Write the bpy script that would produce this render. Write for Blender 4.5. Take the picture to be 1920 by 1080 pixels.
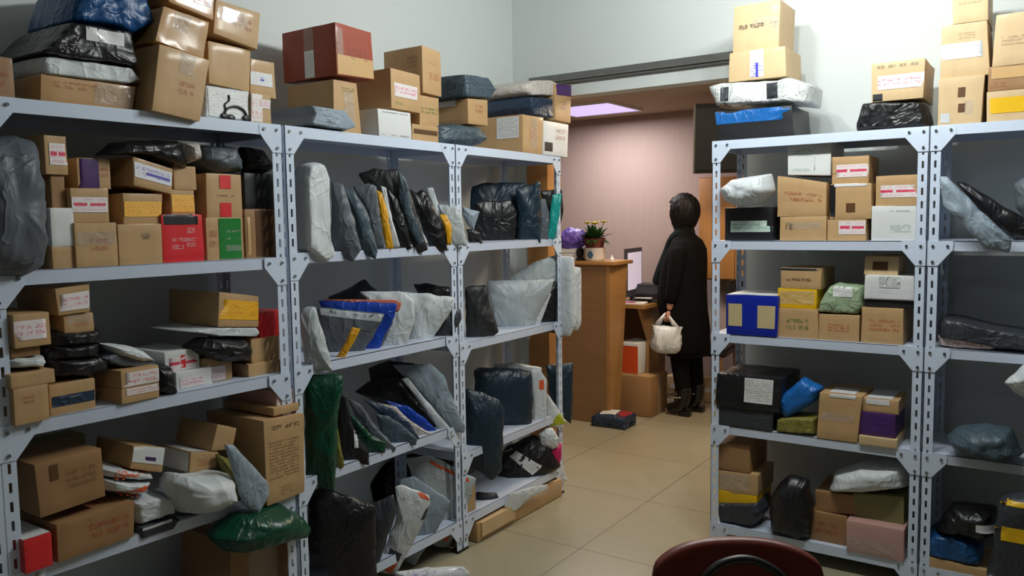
import bpy, bmesh, math, random
from mathutils import Vector, Matrix, noise
from mathutils.bvhtree import BVHTree
from math import radians as rad, sin, cos, pi

for o in list(bpy.data.objects):
    bpy.data.objects.remove(o, do_unlink=True)
SC = bpy.context.scene
COL = SC.collection

# ------------------------------------------------------------------ camera
F, YAW, PITCH, ROLL, CH = 1511.4, rad(34.26), rad(4.74), rad(-0.87), 1.631
fw = Vector((-sin(YAW) * cos(PITCH), cos(YAW) * cos(PITCH), -sin(PITCH)))
rt0 = Vector((cos(YAW), sin(YAW), 0)); up0 = rt0.cross(fw)
RT = cos(ROLL) * rt0 + sin(ROLL) * up0
UP = -sin(ROLL) * rt0 + cos(ROLL) * up0
EYE = Vector((0, 0, CH))
cd = bpy.data.cameras.new('camera'); cam = bpy.data.objects.new('camera', cd); COL.objects.link(cam)
cd.sensor_width = 36; cd.lens = F / 1920 * 36; cd.clip_start = .05
m = Matrix((RT, UP, -fw)).transposed().to_4x4(); m.translation = EYE
cam.matrix_world = m
SC.camera = cam

# ------------------------------------------------------------------ world, lights, exposure
w = bpy.data.worlds.new('world'); SC.world = w; w.use_nodes = True
w.node_tree.nodes['Background'].inputs[0].default_value = (.5, .6, .7, 1)
w.node_tree.nodes['Background'].inputs[1].default_value = .05
def area(name, loc, sx, sy, power, col, rot=(0, 0, 0)):
    l = bpy.data.lights.new(name, 'AREA'); l.shape = 'RECTANGLE'; l.size = sx; l.size_y = sy
    l.energy = power; l.color = col
    o = bpy.data.objects.new(name, l); o.location = loc; o.rotation_euler = rot; COL.objects.link(o)
    return o
def point(name, loc, power, col, radius=.05):
    l = bpy.data.lights.new(name, 'POINT'); l.energy = power; l.color = col; l.shadow_soft_size = radius
    o = bpy.data.objects.new(name, l); o.location = loc; COL.objects.link(o); return o
for i_ in range(4):      # ceiling batten between the racks, its tube lit along its length; behind it an added weak fill
    point('ceiling_and_fill_light', (-1.25 + .3 * i_, 2.95, 2.88), 27, (.96, 1.0, .98))
point('ceiling_and_fill_light', (-.6, .2, 2.9), 6, (.95, 1.0, .98))  # weak fill light, added towards the camera side
area('panel_light', (-3.4, 6.3, 2.55), .55, .55, 26, (1.0, .93, .9))
area('reception_light', (-2.0, 5.2, 2.58), .5, .5, 40, (1.0, .80, .58))
SC.view_settings.view_transform = 'Standard'
SC.view_settings.look = 'None'
SC.view_settings.exposure = 0.0
SC.view_settings.gamma = 1
SC.view_settings.use_curve_mapping = False

# ------------------------------------------------------------------ materials
def lin(c):
    return tuple(((x / 255) / 12.92 if x / 255 <= .04045 else ((x / 255 + .055) / 1.055) ** 2.4) for x in c) + (1,)
MATS = {}
class NT:
    def __init__(s, name):
        s.m = bpy.data.materials.new(name); s.m.use_nodes = True
        s.t = s.m.node_tree; s.b = s.t.nodes['Principled BSDF']
    def n(s, typ, **k):
        x = s.t.nodes.new(typ)
        for a, v in k.items(): setattr(x, a, v)
        return x
    def l(s, a, b): s.t.links.new(a, b)
    def math(s, op, a, b=None, clamp=False):
        x = s.n('ShaderNodeMath', operation=op); x.use_clamp = clamp
        for i, v in enumerate((a, b)):
            if v is None: continue
            if isinstance(v, (int, float)): x.inputs[i].default_value = v
            else: s.l(v, x.inputs[i])
        return x.outputs[0]
    def mix(s, f, a, b):
        x = s.n('ShaderNodeMix', data_type='RGBA')
        if isinstance(f, (int, float)): x.inputs[0].default_value = f
        else: s.l(f, x.inputs[0])
        for i, v in ((6, a), (7, b)):
            if isinstance(v, tuple): x.inputs[i].default_value = v
            else: s.l(v, x.inputs[i])
        return x.outputs[2]
    def noise(s, scale, detail=3, vec=None, rough=.5, dist=0):
        x = s.n('ShaderNodeTexNoise'); x.inputs['Scale'].default_value = scale
        x.inputs['Detail'].default_value = detail; x.inputs['Roughness'].default_value = rough
        x.inputs['Distortion'].default_value = dist
        if vec is not None: s.l(vec, x.inputs['Vector'])
        return x.outputs['Fac']
    def bump(s, h, strength, dist):
        x = s.n('ShaderNodeBump'); x.inputs['Strength'].default_value = strength
        x.inputs['Distance'].default_value = dist; s.l(h, x.inputs['Height'])
        s.l(x.outputs[0], s.b.inputs['Normal'])
    def obj(s):
        return s.n('ShaderNodeTexCoord').outputs['Object']
    def scale(s, v, sc, loc=(0, 0, 0), rot=(0, 0, 0)):
        x = s.n('ShaderNodeMapping'); x.inputs['Scale'].default_value = sc
        x.inputs['Location'].default_value = loc; x.inputs['Rotation'].default_value = rot
        s.l(v, x.inputs['Vector']); return x.outputs[0]
def plain(name, c, rough=.6, metal=0, var=.1, vs=6, bump=0, bs=30, coat=0, spec=.5):
    if name in MATS: return MATS[name]
    k = NT(name); o = k.obj(); c = lin(c)
    f = k.noise(vs, 4, o)
    k.l(k.mix(f, tuple(x * (1 - var) for x in c[:3]) + (1,), tuple(min(1, x * (1 + var)) for x in c[:3]) + (1,)), k.b.inputs['Base Color'])
    k.b.inputs['Roughness'].default_value = rough; k.b.inputs['Metallic'].default_value = metal
    k.b.inputs['Coat Weight'].default_value = coat; k.b.inputs['Specular IOR Level'].default_value = spec
    if bump: k.bump(k.noise(bs, 5, o), bump, .01)
    MATS[name] = k.m; return k.m
def card(name, c, coat=.0):                       # corrugated cardboard
    k = NT(name); o = k.obj(); c = lin(c)
    a = k.noise(5, 4, o); b = k.noise(60, 2, k.scale(o, (1, 1, .15)))
    f = k.math('ADD', k.math('MULTIPLY', a, .7), k.math('MULTIPLY', b, .3))
    k.l(k.mix(f, tuple(x * .78 for x in c[:3]) + (1,), tuple(min(1, x * 1.18) for x in c[:3]) + (1,)), k.b.inputs['Base Color'])
    k.b.inputs['Roughness'].default_value = .62; k.b.inputs['Coat Weight'].default_value = coat
    k.b.inputs['Coat Roughness'].default_value = .18
    k.bump(a, .35, .02)
    MATS[name] = k.m
def poly(name, c, rough=.34, crease=1.0, scale=4.5, alpha=1):       # creased polythene mailer film
    k = NT(name); o = k.obj(); c = lin(c)
    a = k.noise(scale, 3, o, .55, 1.2); b = k.noise(scale * 3.4, 3, k.scale(o, (1, 1.6, .5), rot=(.4, .3, .7)), .5, .8)
    ra = k.math('ABSOLUTE', k.math('SUBTRACT', a, .5)); rb = k.math('ABSOLUTE', k.math('SUBTRACT', b, .5))
    h = k.math('ADD', k.math('MULTIPLY', ra, 1.0), k.math('MULTIPLY', rb, .45))
    k.l(k.mix(a, tuple(x * .8 for x in c[:3]) + (1,), tuple(min(1, x * 1.2) for x in c[:3]) + (1,)), k.b.inputs['Base Color'])
    k.b.inputs['Roughness'].default_value = rough + .07
    k.b.inputs['Specular IOR Level'].default_value = .45
    r1 = k.math('POWER', k.math('SUBTRACT', 1, k.math('MULTIPLY', ra, 2)), 14)
    c2 = k.noise(scale * 1.9, 1, k.scale(o, (1.5, 1.0, .55), rot=(.9, .2, .4)), .4, .5)
    r2 = k.math('POWER', k.math('SUBTRACT', 1, k.math('MULTIPLY', k.math('ABSOLUTE', k.math('SUBTRACT', c2, .5)), 2)), 16)
    k.bump(k.math('ADD', k.math('ADD', k.math('MULTIPLY', r1, .42), k.math('MULTIPLY', r2, .2)), k.math('MULTIPLY', h, .9)), .55 * crease, .016)
    if alpha < 1: k.b.inputs['Alpha'].default_value = alpha
    MATS[name] = k.m
def printed(name, bg, ink, rows=3, cols=9, thr=.52, v0=.1, v1=.9, u0=.05, u1=.95, bar=None, rough=.4, coat=.2, bgalpha=1, big=False):
    # printed surface: rows of glyph-like marks in ink; bar = (u0,v0,u1,v1,colour); bg None leaves the carton visible
    k = NT(name); uv = k.n('ShaderNodeUVMap').outputs[0]
    sp = k.n('ShaderNodeSeparateXYZ'); k.l(uv, sp.inputs[0]); U, V = sp.outputs[0], sp.outputs[1]
    def box(a, b, c, d):
        x = k.math('MULTIPLY', k.math('GREATER_THAN', U, a), k.math('LESS_THAN', U, c))
        y = k.math('MULTIPLY', k.math('GREATER_THAN', V, b), k.math('LESS_THAN', V, d))
        return k.math('MULTIPLY', x, y)
    r = k.math('FRACT', k.math('MULTIPLY', k.math('DIVIDE', k.math('SUBTRACT', V, v0), v1 - v0), rows))
    rowm = k.math('MULTIPLY', k.math('GREATER_THAN', r, .2), k.math('LESS_THAN', r, .82))
    colf = k.math('FRACT', k.math('MULTIPLY', U, cols)); colm = k.math('LESS_THAN', colf, .8)
    oi = k.n('ShaderNodeObjectInfo').outputs['Random']
    cx_ = k.n('ShaderNodeCombineXYZ'); k.l(k.math('MULTIPLY', oi, 37), cx_.inputs[0]); k.l(k.math('MULTIPLY', oi, 91), cx_.inputs[1])
    va = k.n('ShaderNodeVectorMath', operation='ADD'); k.l(uv, va.inputs[0]); k.l(cx_.outputs[0], va.inputs[1]); uvr = va.outputs[0]
    nz = k.noise(1, 2, k.scale(uvr, (cols * 3.0, rows * (6 if not big else 4), 1), (sum(map(ord, name)) % 17, 3, 0)))
    g = k.math('MULTIPLY', k.math('MULTIPLY', rowm, 1.0), k.math('MULTIPLY', k.math('SUBTRACT', nz, thr - .06), 5.5, True))
    g = k.math('MULTIPLY', g, k.math('GREATER_THAN', k.noise(1, 1, k.scale(uvr, (cols * .9, rows * .8, 1), (7, sum(map(ord, name)) % 13, 0))), .43))
    g = k.math('MULTIPLY', g, box(u0, v0, u1, v1))
    g = k.math('MULTIPLY', g, .72 if bg else .5)
    base = lin(bg) if bg else lin(ink)
    col = k.mix(g, base, lin(ink)); fac = g
    if bar:
        for q in (bar if isinstance(bar, list) else [bar]):
            bm_ = box(*q[:4]); col = k.mix(bm_, col, lin(q[4])); fac = k.math('MAXIMUM', fac, bm_)
    k.l(col, k.b.inputs['Base Color'])
    k.b.inputs['Roughness'].default_value = rough; k.b.inputs['Coat Weight'].default_value = coat
    k.b.inputs['Coat Roughness'].default_value = .1
    if not bg: k.l(fac, k.b.inputs['Alpha'])
    elif bgalpha < 1: k.l(k.math('MAXIMUM', fac, bgalpha), k.b.inputs['Alpha'])
    if coat > .1: k.bump(k.noise(8, 3, k.scale(uv, (1, 3, 1))), .3, .01)
    MATS[name] = k.m
def wood(name, a, b, axis=(1, 12, 12), rough=.42):
    k = NT(name); o = k.obj()
    f = k.noise(1.6, 6, k.scale(o, axis), .6, .6)
    k.l(k.mix(f, lin(a), lin(b)), k.b.inputs['Base Color']); k.b.inputs['Roughness'].default_value = rough
    MATS[name] = k.m

card('card', (188, 152, 106), .2); card('card_dark', (152, 114, 74), .1); card('card_pale', (202, 174, 132), .1)
card('card_taped', (184, 142, 90), .45); card('card_red', (150, 60, 32), .15); card('card_green', (128, 124, 80))
poly('film_black', (24, 24, 27), .3); poly('film_dark', (50, 54, 60), .38); poly('film_grey', (88, 95, 102), .42)
poly('film_slate', (66, 82, 92), .4); poly('film_bluegrey', (140, 154, 166), .42)
poly('film_silver', (178, 186, 188), .36); poly('film_white', (206, 212, 214), .42, .9); poly('film_navy', (34, 52, 74), .36)
poly('film_blue', (22, 74, 126), .3); poly('film_royal', (14, 62, 168), .3); poly('film_cyan', (22, 98, 172), .35)
poly('film_green', (8, 66, 46), .26); poly('film_olive', (124, 118, 54), .4); poly('film_sage', (150, 170, 138), .26, 1, 10)
poly('film_teal', (16, 150, 142), .3); poly('film_yellow', (222, 160, 26), .4); poly('film_lime', (176, 184, 32), .4)
poly('film_magenta', (196, 20, 92), .4); poly('film_violet', (100, 78, 168), .4); poly('film_beige', (198, 190, 182), .22, 1, 14)
poly('film_clear', (200, 204, 202), .14, 1.3, 10); poly('film_red', (150, 40, 44), .4); poly('film_salmon', (214, 120, 96), .45); poly('film_pinkwhite', (226, 204, 200), .35, 1.1, 9)
poly('film_petrol', (22, 44, 58), .36); poly('film_charcoal', (40, 42, 42), .42)
for n_, c_, r_ in (('box_white', (218, 220, 218), .5), ('box_red', (214, 40, 46), .4), ('box_blue', (10, 36, 150), .35), ('box_purple', (70, 36, 96), .4),
                   ('box_black', (26, 27, 30), .45), ('box_yellow', (226, 178, 10), .4), ('box_green', (24, 120, 46), .35), ('paper', (226, 226, 224), .7),
                   ('box_silver', (196, 198, 198), .4), ('box_orange', (198, 74, 30), .5), ('box_pink', (190, 148, 140), .3), ('box_brown', (92, 62, 36), .4),
                   ('cloth_patch', (190, 172, 128), .7), ('print_tan', (196, 158, 104), .5)):
    plain(n_, c_, r_, var=.06, bump=.12, bs=12)
printed('tape_pink', (232, 222, 222), (214, 60, 96), 2, 7, .47, .2, .8, big=True)
printed('tape_pinkbar', (232, 226, 226), (224, 90, 110), 4, 9, .5, .05, .95, bar=[(.05, .42, .42, .62, (216, 42, 84)), (.5, .42, .95, .6, (216, 42, 84))])
printed('tape_rednotes', (230, 222, 220), (206, 60, 70), 2, 5, .48, .1, .9, big=True)
printed('tape_purple', (224, 224, 232), (72, 58, 176), 2, 8, .46, .15, .85, bar=(.3, .3, .95, .5, (60, 50, 170)))
printed('tape_blue', (226, 228, 236), (50, 50, 180), 6, 2, .42, .05, .6, big=True, bar=(.42, .05, .6, .55, (52, 52, 176)))
printed('tape_yellow', (244, 178, 4), (226, 134, 2), 2, 6, .5, .15, .85, big=True, coat=.5)
printed('tape_green', (206, 226, 216), (90, 170, 130), 2, 8, .46, .2, .8)
printed('tape_white', (222, 222, 226), (170, 176, 176), 3, 8, .55, coat=.8)
printed('waybill', (226, 226, 224), (70, 70, 72), 9, 10, .5, .06, .94)
printed('waybill_blank', (228, 228, 228), (190, 190, 192), 6, 8, .56)
printed('ink_red', None, (178, 62, 36), 2, 6, .47, big=True)
printed('ink_orange', None, (206, 72, 30), 3, 5, .46, big=True)
printed('ink_brown', None, (96, 68, 40), 3, 7, .5)
printed('ink_rows', None, (110, 78, 44), 12, 8, .44)
printed('ink_black', None, (34, 30, 28), 1, 4, .42, .1, .9, big=True)
printed('ink_green', None, (52, 124, 44), 2, 6, .44, big=True)
printed('ink_white', None, (240, 236, 236), 4, 4, .42, .1, .9, big=True)
printed('ink_sage', None, (96, 160, 128), 4, 5, .45)
printed('ink_purple', None, (90, 70, 180), 2, 5, .5, big=True)
printed('ink_grey', None, (70, 76, 82), 1, 7, .42, big=True)
printed('headset_print', (222, 224, 222), (214, 70, 90), 3, 4, .62, .55, .9)
printed('purple_flower', (226, 224, 232), (96, 80, 190), 2, 4, .54, .02, .98, big=True)
printed('orange_print', (224, 84, 24), (240, 190, 160), 3, 3, .6)
k = NT('clear_tape'); k.b.inputs['Base Color'].default_value = lin((210, 205, 195)); k.b.inputs['Roughness'].default_value = .12
k.b.inputs['Alpha'].default_value = .28; k.b.inputs['Coat Weight'].default_value = 1
k.bump(k.noise(22, 3, k.obj(), .5, 1), .8, .02); MATS['clear_tape'] = k.m
plain('rack_paint', (208, 220, 238), .36, var=.03); plain('rack_shelf', (200, 210, 228), .42, var=.04); plain('bolt_steel', (170, 172, 176), .25, 1)
plain('rubber', (20, 20, 21), .7)
plain('wall_paint', (206, 211, 209), .85, var=.03, vs=1.5, bump=.05, bs=40); plain('wall_low_bounce', (104, 106, 104), .9, var=.03); plain('ceiling_low_bounce', (150, 152, 150), .9, var=.02)  # unseen walls and ceiling are darkened to cut bounced light
plain('header_white', (206, 208, 206), .7, var=.03); plain('grey_metal', (112, 112, 108), .4, .5)
plain('far_ceiling', (176, 160, 142), .85, var=.02)
k = NT('wallpaper'); o_ = k.obj(); f_ = k.noise(3, 5, k.scale(o_, (14, 1, .8)), .6)
k.l(k.mix(f_, lin((160, 142, 136)), lin((172, 154, 148))), k.b.inputs['Base Color']); k.b.inputs['Roughness'].default_value = .75; MATS['wallpaper'] = k.m
# floor tiles: polished beige, 0.8 m grid with dark grout
k = NT('floor_tile'); o_ = k.obj(); sp = k.n('ShaderNodeSeparateXYZ'); k.l(o_, sp.inputs[0])
def grout(ax, org):
    x = k.math('ABSOLUTE', k.math('SUBTRACT', k.math('FRACT', k.math('DIVIDE', k.math('SUBTRACT', ax, org), .8)), .5))
    return k.math('GREATER_THAN', x, .4965)
gm = k.math('MAXIMUM', grout(sp.outputs[0], -1.83 - 8), grout(sp.outputs[1], 3.2 - 8))
f_ = k.noise(2.2, 6, o_, .6, .5); f2 = k.noise(14, 4, o_)
c_ = k.mix(k.math('ADD', k.math('MULTIPLY', f_, .7), k.math('MULTIPLY', f2, .3)), lin((140, 133, 108)), lin((168, 160, 136)))
k.l(k.mix(gm, c_, lin((104, 98, 84))), k.b.inputs['Base Color'])
k.b.inputs['Roughness'].default_value = .3; k.b.inputs['Specular IOR Level'].default_value = .45
MATS['floor_tile'] = k.m
wood('wood_oak', (138, 100, 58), (170, 126, 74), (.8, .8, 10)); wood('wood_counter', (112, 84, 54), (140, 106, 70), (.6, .6, 9)); wood('wood_frame', (168, 118, 66), (186, 134, 80), (10, 10, .7))
plain('chair_red', (98, 30, 14), .38, var=.1); plain('metal_black', (16, 16, 17), .35)
plain('coat', (8, 8, 9), .9, var=.3, vs=20, bump=.3, bs=60, spec=.15); plain('scarf', (14, 24, 22), .9, var=.3, spec=.15); plain('hair', (9, 7, 7), .6, spec=.25, var=.3, vs=40)
plain('skin', (196, 146, 122), .55, var=.04); plain('trousers', (7, 7, 8), .85, spec=.15); plain('boot', (14, 14, 15), .3)
plain('leaf', (36, 74, 26), .5, var=.35, vs=20); plain('petal', (238, 214, 0), .5); plain('pot_glaze', (214, 208, 200), .25); plain('pot_inner', (96, 44, 36), .5); plain('motif_blue', (52, 92, 120), .4)
plain('printer_grey', (58, 58, 66), .45); plain('seat_black', (18, 16, 20), .5); plain('soil', (40, 28, 20), .9)
def emit(name, c, s):
    k = NT(name); k.b.inputs['Base Color'].default_value = lin(c); k.b.inputs['Emission Color'].default_value = lin(c)
    k.b.inputs['Emission Strength'].default_value = s; MATS[name] = k.m
emit('panel_glow', (196, 180, 238), 1.15); emit('screen_glow', (206, 196, 214), .55); emit('tube_glow', (240, 255, 250), 6)

# ------------------------------------------------------------------ mesh helpers
def link(name, bm, mat, parent=None, org=None, smooth=None):
    """make ONE mesh object; verts are in world space and are re-based on org"""
    me = bpy.data.meshes.new(name)
    if org is not None:
        for v in bm.verts: v.co -= org
    bmesh.ops.recalc_face_normals(bm, faces=bm.faces) if smooth != 'keep' else None
    bm.to_mesh(me); bm.free()
    if mat: me.materials.append(MATS[mat])
    if smooth:
        me.polygons.foreach_set('use_smooth', [True] * len(me.polygons))
        if smooth is True: me.set_sharp_from_angle(angle=rad(38))
    o = bpy.data.objects.new(name, me); COL.objects.link(o)
    if parent is not None: o.parent = parent
    elif org is not None: o.location = org
    return o
def empty(name, loc, label, cat, group=None):
    o = bpy.data.objects.new(name, None); o.empty_display_size = .1; COL.objects.link(o); o.location = loc
    tag(o, label, cat, group); return o
def tag(o, label=None, cat=None, group=None, kind=None):
    if label: o['label'] = label
    if cat: o['category'] = cat
    if group: o['group'] = group
    if kind: o['kind'] = kind
    return o
def abox(bm, a, b, bev=0):
    """axis-aligned box between corners a and b"""
    c = [(a[i] + b[i]) / 2 for i in range(3)]; s = [abs(b[i] - a[i]) for i in range(3)]
    r = bmesh.ops.create_cube(bm, size=1, matrix=Matrix.Translation(c) @ Matrix.Diagonal((*s, 1)))
    if bev:
        es = list({e for v in r['verts'] for e in v.link_edges})
        bmesh.ops.bevel(bm, geom=es, offset=bev, segments=2, affect='EDGES', profile=.5)
    return bm
def boxobj(name, a, b, mat, parent=None, org=None, bev=0):
    return link(name, abox(bmesh.new(), a, b, bev), mat, parent, org if org is not None else (parent.location if parent else Vector(((a[0] + b[0]) / 2, (a[1] + b[1]) / 2, min(a[2], b[2])))), True if bev else None)
def struct(name, a, b, mat):
    o = boxobj(name, a, b, mat); o['kind'] = 'structure'; return o
def tube(bm, pts, r, n=8, closed=False, caps=True):
    pts = [Vector(p) for p in pts]; N = len(pts); rings = []; prev = None
    for i, p in enumerate(pts):
        a = pts[i - 1] if (i or closed) else p; b = pts[(i + 1) % N] if (i < N - 1 or closed) else p
        t = (b - a).normalized()
        x = t.orthogonal().normalized() if prev is None else (prev - t * prev.dot(t)).normalized()
        prev = x; y = t.cross(x); rr = r[i] if isinstance(r, (list, tuple)) else r
        rings.append([bm.verts.new(p + (x * cos(2 * pi * j / n) + y * sin(2 * pi * j / n)) * rr) for j in range(n)])
    for i in range(N if closed else N - 1):
        A, B = rings[i], rings[(i + 1) % N]
        for j in range(n): bm.faces.new((A[j], A[(j + 1) % n], B[(j + 1) % n], B[j]))
    if caps and not closed: bm.faces.new(rings[0][::-1]); bm.faces.new(rings[-1])
    return bm
def loft(bm, rings, caps=True):
    R = [[bm.verts.new(p) for p in r] for r in rings]; n = len(R[0])
    for A, B in zip(R, R[1:]):
        for j in range(n): bm.faces.new((A[j], A[(j + 1) % n], B[(j + 1) % n], B[j]))
    if caps: bm.faces.new(R[0][::-1]); bm.faces.new(R[-1])
    return bm
def lathe(bm, c, prof, n=20):
    return loft(bm, [[Vector(c) + Vector((r * cos(2 * pi * j / n), r * sin(2 * pi * j / n), z)) for j in range(n)] for r, z in prof])
def smooth_pts(pts, n=6):
    P = [Vector(p) for p in pts]; out = []
    for i in range(len(P) - 1):
        a, b, c, d = P[max(i - 1, 0)], P[i], P[i + 1], P[min(i + 2, len(P) - 1)]
        for j in range(n):
            t = j / n
            out.append(.5 * ((2 * b) + (c - a) * t + (2 * a - 5 * b + 4 * c - d) * t * t + (3 * b - a - 3 * c + d) * t ** 3))
    out.append(P[-1]); return out

# ------------------------------------------------------------------ sight lines of the photograph: used to find where on a real shelf a thing stands
def ray(x, y): return fw + RT * ((x - 960) / F) - UP * ((y - 540) / F)
def onplane(x, y, P, n):
    d = ray(x, y); return EYE + d * ((P - EYE).dot(n) / d.dot(n))

# ------------------------------------------------------------------ room
XW, YW = -2.878, 4.27
struct('floor', (-6, -2.2, -.1), (2.6, 7.4, 0), 'floor_tile')
struct('wall_left', (XW - .15, -2.2, 0), (XW, YW, 3.3), 'wall_paint')
struct('wall_right', (2.3, -2.2, 0), (2.45, YW, 3.3), 'wall_low_bounce')
struct('wall_front', (XW, -2.2, 0), (2.3, -2.05, 3.3), 'wall_low_bounce')
struct('ceiling', (XW - .15, -2.2, 3.3), (2.45, YW + .12, 3.4), 'ceiling_low_bounce')
struct('wall_back', (-1.40, YW, 0), (2.3, YW + .12, 3.3), 'wall_paint')
struct('wall_corner', (XW - .15, YW, 0), (-2.77, YW + .12, 3.3), 'wall_paint')
struct('wall_header', (-2.77, YW, 2.375), (-1.40, YW + .12, 3.3), 'wall_paint')
struct('trim_1', (-2.77, YW - .02, 0), (-2.62, YW + .14, 2.375), 'wood_frame')
# far room
struct('wall_far', (-6, 6.98, 0), (-.2, 7.1, 2.7), 'wallpaper')
struct('wall_far_left', (-6, YW + .12, 0), (-5.85, 6.98, 2.7), 'wallpaper')
struct('wall_far_right', (-.4, YW + .12, 0), (-.2, 6.98, 2.7), 'wallpaper')
struct('wall_far_near', (-5.85, YW, 0), (XW - .15, YW + .12, 2.7), 'wallpaper')
struct('ceiling_far', (-6, YW + .12, 2.6), (-.2, 7.0, 2.7), 'far_ceiling')
# ribbed metal track over the opening
tr = empty('shutter_track', (-2.05, YW, 2.46), 'grey ribbed metal track running above the doorway', 'track')
boxobj('channel', (-2.74, YW - .03, 2.45), (-1.3, YW - .002, 2.505), 'grey_metal', tr)
bm = bmesh.new()
Z_ = [(-2.72, 2.462)] + [(-2.72 + i * .02, 2.484 if i % 2 else 2.470) for i in range(71)] + [(-1.32, 2.462)]
loft(bm, [[Vector((x, y, z)) for x, z in Z_] for y in (YW - .045, YW - .03)])
link('serrated_strip', bm, 'grey_metal', tr, tr.location)

# ------------------------------------------------------------------ shelving racks
PW = .04
def post(bm, x, y, sx, sy, h, hole=True):
    """slotted angle: corner at (x,y), flanges run sx along X and sy along Y"""
    t = .0025
    def flange(org, u, nrm, wd):
        cuts = [0, wd * .4, wd * .62, wd]; z = .03
        def q(a, b, z0, z1):
            P = [org + u * a + Vector((0, 0, z0)), org + u * b + Vector((0, 0, z0)), org + u * b + Vector((0, 0, z1)), org + u * a + Vector((0, 0, z1))]
            A = [bm.verts.new(p) for p in P]; B = [bm.verts.new(p - nrm * t) for p in P]
            bm.faces.new(A); bm.faces.new(B[::-1])
            for i in range(4): bm.faces.new((A[i], B[i], B[(i + 1) % 4], A[(i + 1) % 4]))
        q(cuts[0], cuts[1], 0, h); q(cuts[2], cuts[3], 0, h)
        z = 0; zz = .035
        while zz < h - .03:
            q(cuts[1], cuts[2], z, zz); z = zz + .03; zz += .056
        q(cuts[1], cuts[2], z, h)
    flange(Vector((x, y, 0)), Vector((sx, 0, 0)), Vector((0, -sy, 0)), PW)
    flange(Vector((x, y, 0)), Vector((0, sy, 0)), Vector((-sx, 0, 0)), PW)
    return bm
RAIL = .042
def rack(label, A, B, inward, levels, depth=.40):
    """A,B = ends of the front line; inward = unit vector from the front to the wall"""
    A = Vector((*A, 0)); B = Vector((*B, 0)); inn = Vector((*inward, 0)); u = (B - A).normalized(); W = (B - A).length
    root = empty('shelving_rack', (A + B) / 2 + inn * depth / 2, label, 'shelf', 'white slotted-angle shelving racks')
    ang = math.atan2(u.y, u.x); root.rotation_euler.z = ang
    # local frame: x along the front, y inward
    s = 1 if (Matrix.Rotation(-ang, 3, 'Z') @ inn).y > 0 else -1
    h = W / 2 - .003; d = depth / 2
    for px, py in ((-h, -d), (h, -d), (-h, d), (h, d)):
        link('post', post(bmesh.new(), px, py * s, -1 if px > 0 else 1, (1 if py < 0 else -1) * s, 2.0), 'rack_paint', root)
        bm = abox(bmesh.new(), (px - (.004 if px < 0 else PW), py * s - PW / 2 - .004 + (PW / 2 if py * s < 0 else -PW / 2), 0), (px + (PW if px < 0 else .004), py * s + PW / 2 + .004 + (PW / 2 if py * s < 0 else -PW / 2), .012))
        link('rubber_foot', bm, 'rubber', root)
    for z in levels:
        bm = bmesh.new(); i = .004
        y0, y1 = (-d + i) * s, (d - i) * s
        lo, hi = min(y0, y1), max(y0, y1)
        abox(bm, (-h + i, lo, z - .003), (h - i, hi, z))
        for a, b in (((-h + i, lo, z - RAIL), (h - i, lo + .002, z)), ((-h + i, hi - .002, z - RAIL), (h - i, hi, z)),
                     ((-h + i, lo, z - RAIL), (-h + i + .002, hi, z)), ((h - i - .002, lo, z - RAIL), (h - i, hi, z))): abox(bm, a, b)
        link('shelf_board', bm, 'rack_shelf', root)
        if z > 1.99 or z < .2:    # outer rail plates close the frame at the top
            yy = -d * s
            bm = abox(bmesh.new(), (-h, min(yy, yy - .002 * s), z - RAIL), (h, max(yy, yy - .002 * s), z))
            link('front_rail', bm, 'rack_paint', root)
        for sx in (-1, 1):
            g = .062; x0 = sx * h; yy = -d * s - .0035 * s
            bm = bmesh.new(); zt = z - (.006 if z > 1.99 else 0)
            P = [(x0, zt), (x0 - sx * (PW + .055), zt), (x0 - sx * (PW + .055), z - RAIL + .006), (x0 - sx * PW, z - RAIL - g), (x0, z - RAIL - g)]
            f = [bm.verts.new((a, yy, b)) for a, b in P]; r = [bm.verts.new((a, yy + .003 * s, b)) for a, b in P]
            bm.faces.new(f); bm.faces.new(r[::-1])
            for q in range(5): bm.faces.new((f[q], r[q], r[(q + 1) % 5], f[(q + 1) % 5]))
            gp = link('gusset_plate', bm, 'rack_paint', root)
            for bx, bz in ((x0 - sx * PW * .5, z - RAIL * .5), (x0 - sx * (PW + .035), z - RAIL * .5), (x0 - sx * PW * .5, z - RAIL - .045)):
                bm = bmesh.new()
                bmesh.ops.create_cone(bm, cap_ends=True, segments=8, radius1=.0065, radius2=.005, depth=.006,
                                      matrix=Matrix.Translation((bx, yy - .003 * s, bz)) @ Matrix.Rotation(pi / 2 * s, 4, 'X'))
                link('bolt', bm, 'bolt_steel', gp)
    return root
XF = [-2.466, -2.4065, -2.4065, -2.423]; YF = [1.04, 2.0397, 3.0637, 4.0729]
LV = {1: [2.0, 1.51, 1.072, .6365, .16], 2: [2.0, 1.5226, 1.084, .6416, .16], 3: [2.0, 1.5274, 1.0377, .4884, .1624],
      4: [2.0, 1.5208, 1.068, .6131, .112], 5: [2.0, 1.5208, 1.068, .6131, .112]}
YR, X4, WR = 3.80, -1.409, .9424
rack('slotted shelving rack nearest on the left, stacked mostly with cartons', (XF[0], YF[0]), (XF[1], YF[1]), (-1, 0), LV[1])
rack('middle slotted shelving rack on the left, bags filed upright on its shelves', (XF[1], YF[1]), (XF[2], YF[2]), (-1, 0), LV[2])
rack('slotted shelving rack at the end of the left row, beside the doorway', (XF[2], YF[2]), (XF[3], YF[3]), (-1, 0), LV[3])
rack('slotted shelving rack right of the doorway with five full shelves', (X4, YR), (X4 + WR, YR), (0, 1), LV[4])
rack('slotted shelving rack cut by the right edge of the photo', (X4 + WR, YR), (X4 + 2 * WR, YR), (0, 1), LV[5])
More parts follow.
